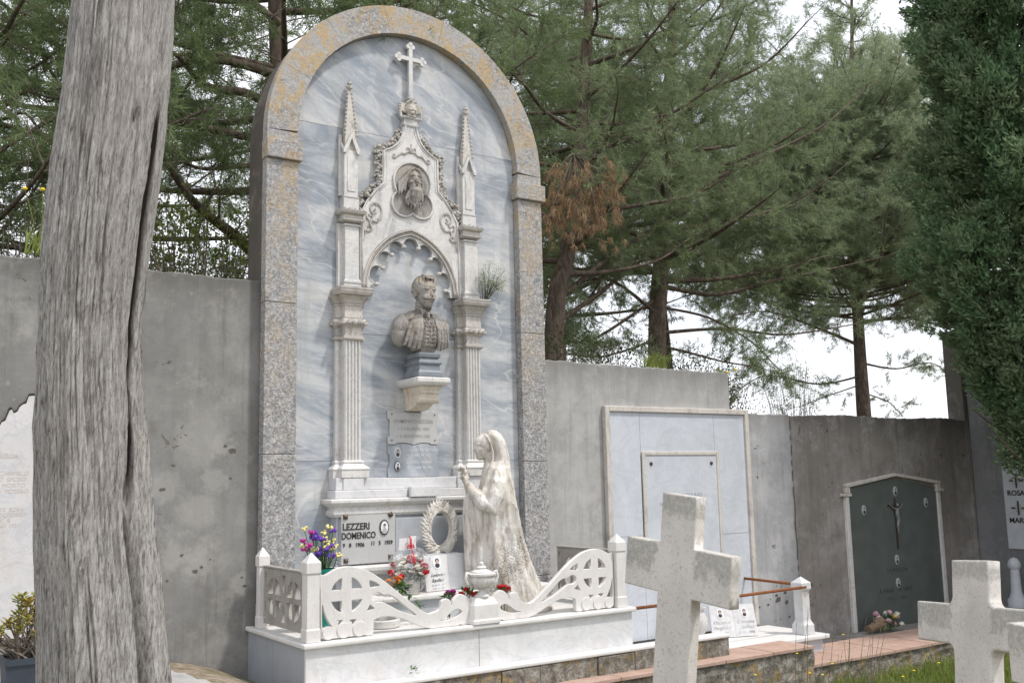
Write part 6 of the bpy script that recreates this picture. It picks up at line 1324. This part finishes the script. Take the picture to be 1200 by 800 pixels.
# ================================================================ shrubs and thicket behind the walls
def leafcloud(c, r, n, L, w, seed, shell=.55):
    g = np.random.default_rng(seed); v = g.normal(0, 1, (n, 3)); v /= np.linalg.norm(v, axis=1)[:, None]; rad = (shell+(1-shell)*g.random((n, 1)))
    bump_ = 1+.22*np.sin(v[:, :1]*5+seed)*np.cos(v[:, 2:]*6+seed)+.15*np.sin(v[:, 1:2]*11+seed); P = np.array(c)+v*rad*np.array(r)*bump_
    D = v+g.normal(0, .8, (n, 3)); D[:, 2] += .3; D /= np.linalg.norm(D, axis=1)[:, None]; S = np.cross(D, g.normal(0, 1, (n, 3))); S /= np.linalg.norm(S, axis=1)[:, None]
    l = L*g.uniform(.6, 1.2, (n, 1)); ww = w*g.uniform(.7, 1.3, (n, 1)); return P, D, S, l, ww
def leafmesh(parts):
    Vs = [];  
    for P, D, S, l, ww in parts: Vs.append(np.stack([P, P+D*l*.45+S*ww, P+D*l, P+D*l*.45-S*ww], 1).reshape(-1, 3))
    V_ = np.concatenate(Vs); return raw_mesh('leaves', V_, np.arange(len(V_)).reshape(-1, 4))
def shrub(name, lab, blobs, mt, seed, base, L=.05, w=.012, dens=900, twigs=40, cat='shrub', group=None):
    t = thing(name, base, lab, cat, group); obj('foliage', leafmesh([leafcloud(c, r, int(dens*(r[0]*r[1]+r[0]*r[2]+r[1]*r[2])*2.2), L, w, seed+i) for i, (c, r) in enumerate(blobs)]), mt, t)
    m = MB(); rg = random.Random(seed)
    for c, r in blobs:
        for k in range(twigs): e = Vector(c)+Vector((rg.uniform(-1, 1)*r[0], rg.uniform(-1, 1)*r[1], rg.uniform(-.6, 1)*r[2])); s0 = Vector((c[0]+rg.uniform(-.3, .3), c[1]+rg.uniform(-.2, .2), base[2]+.1)); m.tube([s0, s0.lerp(e, .55)+Vector((rg.uniform(-.15, .15), rg.uniform(-.1, .1), .1)), e], [.016, .010, .003], 4, False)
    m.build('stems', 'twig', t)
q = W(255, 255, 11.0); shrub('leafy_shrub', 'bright yellow-green shrub in the gap between the bare trunk and the arch', [((q.x, 11.2, q.z-.55), (.75, .5, .85)), ((q.x+.55, 11.3, q.z-.5), (.45, .4, .7)), ((q.x-.5, 11.0, q.z-.3), (.4, .4, .55))], 'shrub_leaf', 51, (q.x, 11.2, .2), .06, .014, 620)
q = W(245, 330, 10.4); shrub('thicket', 'dark tangled thicket just above the dark wall beside the arch', [((q.x, 10.2, 3.3), (1.1, .5, .72)), ((q.x-.9, 10.3, 3.1), (.8, .5, .8))], 'thicket_leaf', 61, (q.x, 10.2, .2), .035, .009, 900, 160)
q = W(25, 260, 10.4); shrub('thicket', 'dark tangled thicket above the wall at the left edge', [((q.x, 10.2, 3.2), (1.0, .6, 1.1)), ((q.x-1.2, 10.4, 3.2), (1.0, .6, 1.3)), ((q.x+.9, 10.4, 3.0), (.7, .5, .8))], 'thicket_leaf', 71, (q.x, 10.2, .2), .035, .009, 800, 190)
for k, (px_, py_, rx_, rz_, lab) in enumerate(((670, 425, 1.0, .50, 'low dark bush behind the tall pale wall, nearest the arch'), (745, 430, 1.0, .5, 'low dark bush under the straight dark trunk'), (825, 445, .9, .42, 'low dark bush at the end of the tall pale wall'))):
    q = W(px_, py_, 11.5); shrub('low_bush', lab, [((q.x, 11.5, q.z), (rx_, .6, rz_)), ((q.x+.4, 11.7, q.z-.6), (rx_, .6, .7))], 'thicket_leaf', 81+k, (q.x, 11.5, .2), .05, .011, 560, 60)
q = W(960, 440, 15.5); shrub('pale_shrub', 'pale feathery shrub far behind the end of the pale wall', [((q.x-1.0, 15.5, q.z-.35), (.9, .6, .75))], 'pine_needles_pale', 91, (q.x, 15.5, .2), .06, .008, 500, 40)
# weeds on the wall tops
def weed(name, lab, px_, py_, Y_, n, h, mt='grass_blade', seed=0, spread=.2, fl=None):
    q = W(px_, py_, Y_); m = MB(); rg = random.Random(seed)
    t = thing(name, q, lab, 'plant')
    for i in range(n):
        b0 = q+Vector((rg.uniform(-spread, spread), rg.uniform(-.05, .05), 0)); dv = Vector((rg.gauss(.15, .35), rg.gauss(0, .3), 1)); hh = h*rg.uniform(.4, .95); p1, p2 = b0+dv*hh*.6, b0+dv*hh*.9+Vector((dv.x, dv.y, -.25))*hh*.35; w_ = .006; m.add([b0+Vector((-w_, 0, 0)), b0+Vector((w_, 0, 0)), p1+Vector((w_, 0, 0)), p1+Vector((-w_, 0, 0)), p2], [(0, 1, 2, 3), (3, 2, 4)])
    m.build('blades', mt, t)
    if fl:
        f_ = MB(); s_ = MB()
        for fx, fy in fl: p = W(fx, fy, Y_); f_.blob(p, (.022, .022, .014), 8, 5); s_.tube([q, (q+p)/2+Vector((.03, 0, 0)), p], .004, 4)
        s_.build('flower_stalks', 'grass_blade', t); f_.build('flower_heads', 'yellow_petal', t, True)
weed('grass_tuft', 'yellow-green grass tuft growing on top of the tall pale wall', 768, 432, 8.62, 90, .28, seed=3, spread=.16)
weed('wild_flowers', 'two small yellow flowers on top of the pale wall by its stepped end', 846, 438, 8.62, 14, .10, seed=4, spread=.05, fl=[(852, 436), (862, 433)])
weed('wild_flowers', 'tall yellow wild flowers on the dark wall left of the bare trunk', 40, 298, 8.62, 26, .34, seed=5, spread=.08, fl=[(29, 221), (50, 222)])
# ================================================================ cypress at the right
def cypress(x, y, z0, z1, rad, seed, lab):
    t = thing('cypress_tree', (x, y, -.5), lab, 'tree'); g = np.random.default_rng(seed); n = 15000
    z = z0+(z1-z0)*g.random(n)**.9; a = g.random(n)*2*PI; u_ = (z-z0)/(z1-z0)
    prof = rad*np.clip((u_/.28)**.6, .35, 1)*(1-.4*u_**2)
    lump_ = 1+.16*np.sin(a*4+z*2.3)+.12*np.sin(a*7-z*3.7+1)+.10*np.sin(a*2+z*5.1)+.06*np.sin(a*13+z*9)
    dep = 1-.5*g.random(n)**1.8; r_ = prof*lump_*dep; P = np.stack([x+r_*np.cos(a), y+r_*np.sin(a), z+.25*np.sin(a*3+z)], 1)
    out_ = np.stack([np.cos(a), np.sin(a), np.full(n, .9)], 1); out_ += g.normal(0, .35, (n, 3)); out_ /= np.linalg.norm(out_, axis=1)[:, None]
    nn = 20; Pp = np.repeat(P, nn, 0)+np.repeat(out_, nn, 0)*g.random((n*nn, 1))*.20+g.normal(0, .028, (n*nn, 3)); D = np.repeat(out_, nn, 0)+g.normal(0, .55, (n*nn, 3)); D /= np.linalg.norm(D, axis=1)[:, None]
    S = np.cross(D, g.normal(0, 1, (n*nn, 3))); S /= np.linalg.norm(S, axis=1)[:, None]; l = g.uniform(.05, .11, (n*nn, 1)); w_ = g.uniform(.011, .020, (n*nn, 1))
    V_ = np.stack([Pp, Pp+D*l*.5+S*w_, Pp+D*l, Pp+D*l*.5-S*w_], 1).reshape(-1, 3); obj('crown', raw_mesh('sprays', V_, np.arange(len(V_)).reshape(-1, 4)), 'cypress_leaf', t)
    m = MB(); m.tube([(x, y, -.8), (x+.05, y, 1.5), (x, y, z1*.9)], [.20, .16, .04], 10)
    rg = random.Random(seed)
    for k in range(110): zz = rg.uniform(z0-.1, z1*.9); aa = rg.uniform(0, 2*PI); L_ = rad*rg.uniform(.6, .85); m.tube([(x, y, zz-.5), (x+L_*.5*math.cos(aa), y+L_*.5*math.sin(aa), zz-.1), (x+L_*math.cos(aa), y+L_*math.sin(aa), zz+.35)], [.03, .02, .006], 5, False)
    m.build('trunk', 'bark_dark', t, True)
cypress(12.68, 6.70, 1.55, 10.5, 1.18, 5, 'dense dark green cypress at the right edge in front of the side wall')
# ================================================================ potted succulent
q = W(33, 768, 7.0); pot = thing('potted_succulent', (1.045, 7.0, .2), 'black square pot with a yellow-green succulent left of the bare trunk', 'potted plant'); zt = .50
MB().rings([(.925, 1.155, 6.89, 7.11, .15), (.905, 1.175, 6.87, 7.13, zt-.04), (.895, 1.185, 6.86, 7.14, zt-.038), (.895, 1.185, 6.86, 7.14, zt), (.915, 1.165, 6.88, 7.12, zt-.001), (.915, 1.165, 6.88, 7.12, zt-.02)]).build('pot', 'black_pot', pot)
m = MB(); ml = MB(); rg = random.Random(14)
for i in range(46):
    b0 = Vector((1.03+rg.uniform(-.08, .08), 7.0+rg.uniform(-.08, .08), zt-.02)); e = Vector((1.02+rg.gauss(-.02, .14), 7.0+rg.gauss(-.03, .11), zt+rg.uniform(.06, .36))); m.tube([b0, b0.lerp(e, .5)+Vector((rg.uniform(-.04, .04), 0, .0)), e], [.006, .005, .004], 5, False)
    for k in range(11):
        a = k*2.4; v = Vector((math.cos(a), math.sin(a), .25+.05*k)).normalized(); p = e+Vector((0, 0, -.03+.004*k)); ml.blob(p+v*.022, (.021, .0105, .004), 6, 4, v.to_track_quat('X', 'Z').to_matrix())
m.build('stems', 'twig', pot, True); ml.build('leaves', 'succulent_leaf', pot, True)
# ================================================================ grass
g = np.random.default_rng(3); N_ = 60000; X_ = g.uniform(3.2, 13.0, N_); Y_ = g.uniform(2.2, 6.95, N_); keep = (g.random(N_) < .55+.45*np.sin(X_*2.1+Y_*1.3)*np.sin(Y_*2.7)) ; X_, Y_ = X_[keep], Y_[keep]; N_ = len(X_)
Z_ = np.array([gz(a, b) for a, b in zip(X_, Y_)]); P = np.stack([X_, Y_, Z_-.01], 1); D = g.normal(0, .35, (N_, 3)); D[:, 2] = 1; D /= np.linalg.norm(D, axis=1)[:, None]; S = np.cross(D, g.normal(0, 1, (N_, 3))); S /= np.linalg.norm(S, axis=1)[:, None]
l = g.uniform(.06, .22, (N_, 1))*(.6+.7*g.random((N_, 1))); w_ = g.uniform(.003, .007, (N_, 1)); bend = g.normal(0, .3, (N_, 3)); bend[:, 2] = -.1
V_ = np.stack([P-S*w_, P+S*w_, P+D*l*.6+S*w_*.8, P+D*l*.6-S*w_*.8, P+D*l+bend*l*.4, P+D*l+bend*l*.4+S*.0005], 1).reshape(-1, 3); i0 = np.arange(N_)[:, None]*6
F_g = np.concatenate([i0+np.array([[0, 1, 2, 3]]), i0+np.array([[3, 2, 5, 4]])]); gm = obj('meadow_grass', raw_mesh('grass', V_, F_g), 'grass_blade', kind='stuff'); tag(gm, 'fresh green grass and weeds below the tile-capped walls', 'grass')
def flower_stem(px_, py_, Y_, h, i, labs, yellow=True):
    q = W(px_, py_, Y_); b0 = Vector((q.x+.01, q.y, gz(q.x, q.y))); t = thing('yellow_wildflower', b0, labs, 'flower', 'yellow wildflowers in the grass'); MB().tube([b0, (b0+q)/2+Vector((.015, 0, 0)), q], [.004, .003, .002], 4).build('stalk', 'grass_blade', t)
    m = MB(); [m.blob(q+Vector((.008*math.cos(k), .008*math.sin(k), 0)), (.0065, .0065, .004), 6, 4) for k in np.linspace(0, 2*PI, 7)[:-1]]; m.blob(q, .005, 6, 4); m.build('flower_head', 'yellow_petal', t, True)
for i, (a, b, c) in enumerate(((934, 765, 6.6), (949, 788, 6.2), (964, 790, 6.2), (1058, 792, 5.8), (1071, 785, 6.0), (988, 743, 6.7), (975, 777, 6.5), (1100, 776, 6.1), (885, 790, 6.4))): flower_stem(a, b, c, .2, i, 'small yellow wildflower on a thin stalk in the grass by the rubble wall')
wd = thing('tall_weed', W(975, 790, 6.7), 'tall thin dry weed stalks rising in front of the two tile-capped walls', 'plant'); m = MB(); ml = MB(); rg = random.Random(23)
for k in range(17):
    px_ = rg.uniform(925, 1030); b0 = W(px_, 792, 6.75); b0.z = gz(b0.x, b0.y); e = W(px_+rg.uniform(2, 14), rg.uniform(705, 770), 6.7); m.tube([b0, (b0+e)/2+Vector((rg.uniform(-.03, .03), 0, 0)), e], [.004, .003, .0015], 4)
    for j in range(12): t_ = rg.uniform(.2, 1); p = b0.lerp(e, t_); leaf(ml, p, (rg.gauss(0, 1), rg.gauss(0, 1), .8), rg.uniform(.02, .05), .004)
m.build('stalks', 'twig', wd); ml.build('leaves', 'grass_blade', wd)
# ================================================================ light and sky
SUN_EL, SUN_AZ = 60.0, 36.0      # azimuth measured from -Y towards +X
d = Vector((math.cos(R(SUN_EL))*math.sin(R(SUN_AZ)), -math.cos(R(SUN_EL))*math.cos(R(SUN_AZ)), math.sin(R(SUN_EL))))
sun = bpy.data.objects.new('sun', bpy.data.lights.new('sun', 'SUN')); COL.objects.link(sun)
sun.data.energy = 2.6; sun.data.angle = R(4.0); sun.data.color = (1, .955, .90); sun.rotation_euler = d.to_track_quat('Z', 'Y').to_euler(); sun.location = (8, -4, 12)
w = bpy.data.worlds.new('World'); scene.world = w; w.use_nodes = True; nt = w.node_tree; nt.nodes.clear()
o = nt.nodes.new('ShaderNodeOutputWorld'); bg = nt.nodes.new('ShaderNodeBackground'); sky = nt.nodes.new('ShaderNodeTexSky'); sky.sky_type = 'NISHITA'; sky.sun_disc = False
sky.sun_elevation = R(SUN_EL); sky.sun_rotation = math.atan2(d.x, d.y); sky.air_density = 1.0; sky.dust_density = 2.5
tc = nt.nodes.new('ShaderNodeTexCoord'); mp = nt.nodes.new('ShaderNodeMapping'); mp.inputs['Scale'].default_value = (1, 1, 2.2); nz = nt.nodes.new('ShaderNodeTexNoise'); nz.inputs['Scale'].default_value = 2.2; nz.inputs['Detail'].default_value = 7; nz.inputs['Roughness'].default_value = .6
rp = nt.nodes.new('ShaderNodeValToRGB'); rp.color_ramp.elements[0].position = .30; rp.color_ramp.elements[0].color = (.55, .55, .55, 1); rp.color_ramp.elements[1].position = .58; rp.color_ramp.elements[1].color = (.97, .97, .97, 1)
mx_ = nt.nodes.new('ShaderNodeMix'); mx_.data_type = 'RGBA'; mx_.inputs[7].default_value = (8.5, 8.6, 9.05, 1)      # thin bright cloud
L = nt.links; L.new(tc.outputs['Generated'], mp.inputs[0]); L.new(mp.outputs[0], nz.inputs[0]); L.new(nz.outputs[0], rp.inputs[0]); L.new(rp.outputs[0], mx_.inputs[0]); L.new(sky.outputs[0], mx_.inputs[6]); L.new(mx_.outputs[2], bg.inputs[0])
bg.inputs[1].default_value = .15; L.new(bg.outputs[0], o.inputs[0])
vs = scene.view_settings; vs.view_transform = 'Standard'; vs.look = 'None'; vs.exposure = 0.19; vs.gamma = 1; vs.use_curve_mapping = False
scene.render.engine = 'CYCLES'; scene.cycles.max_bounces = 6; scene.cycles.transparent_max_bounces = 12; scene.cycles.use_denoising = True
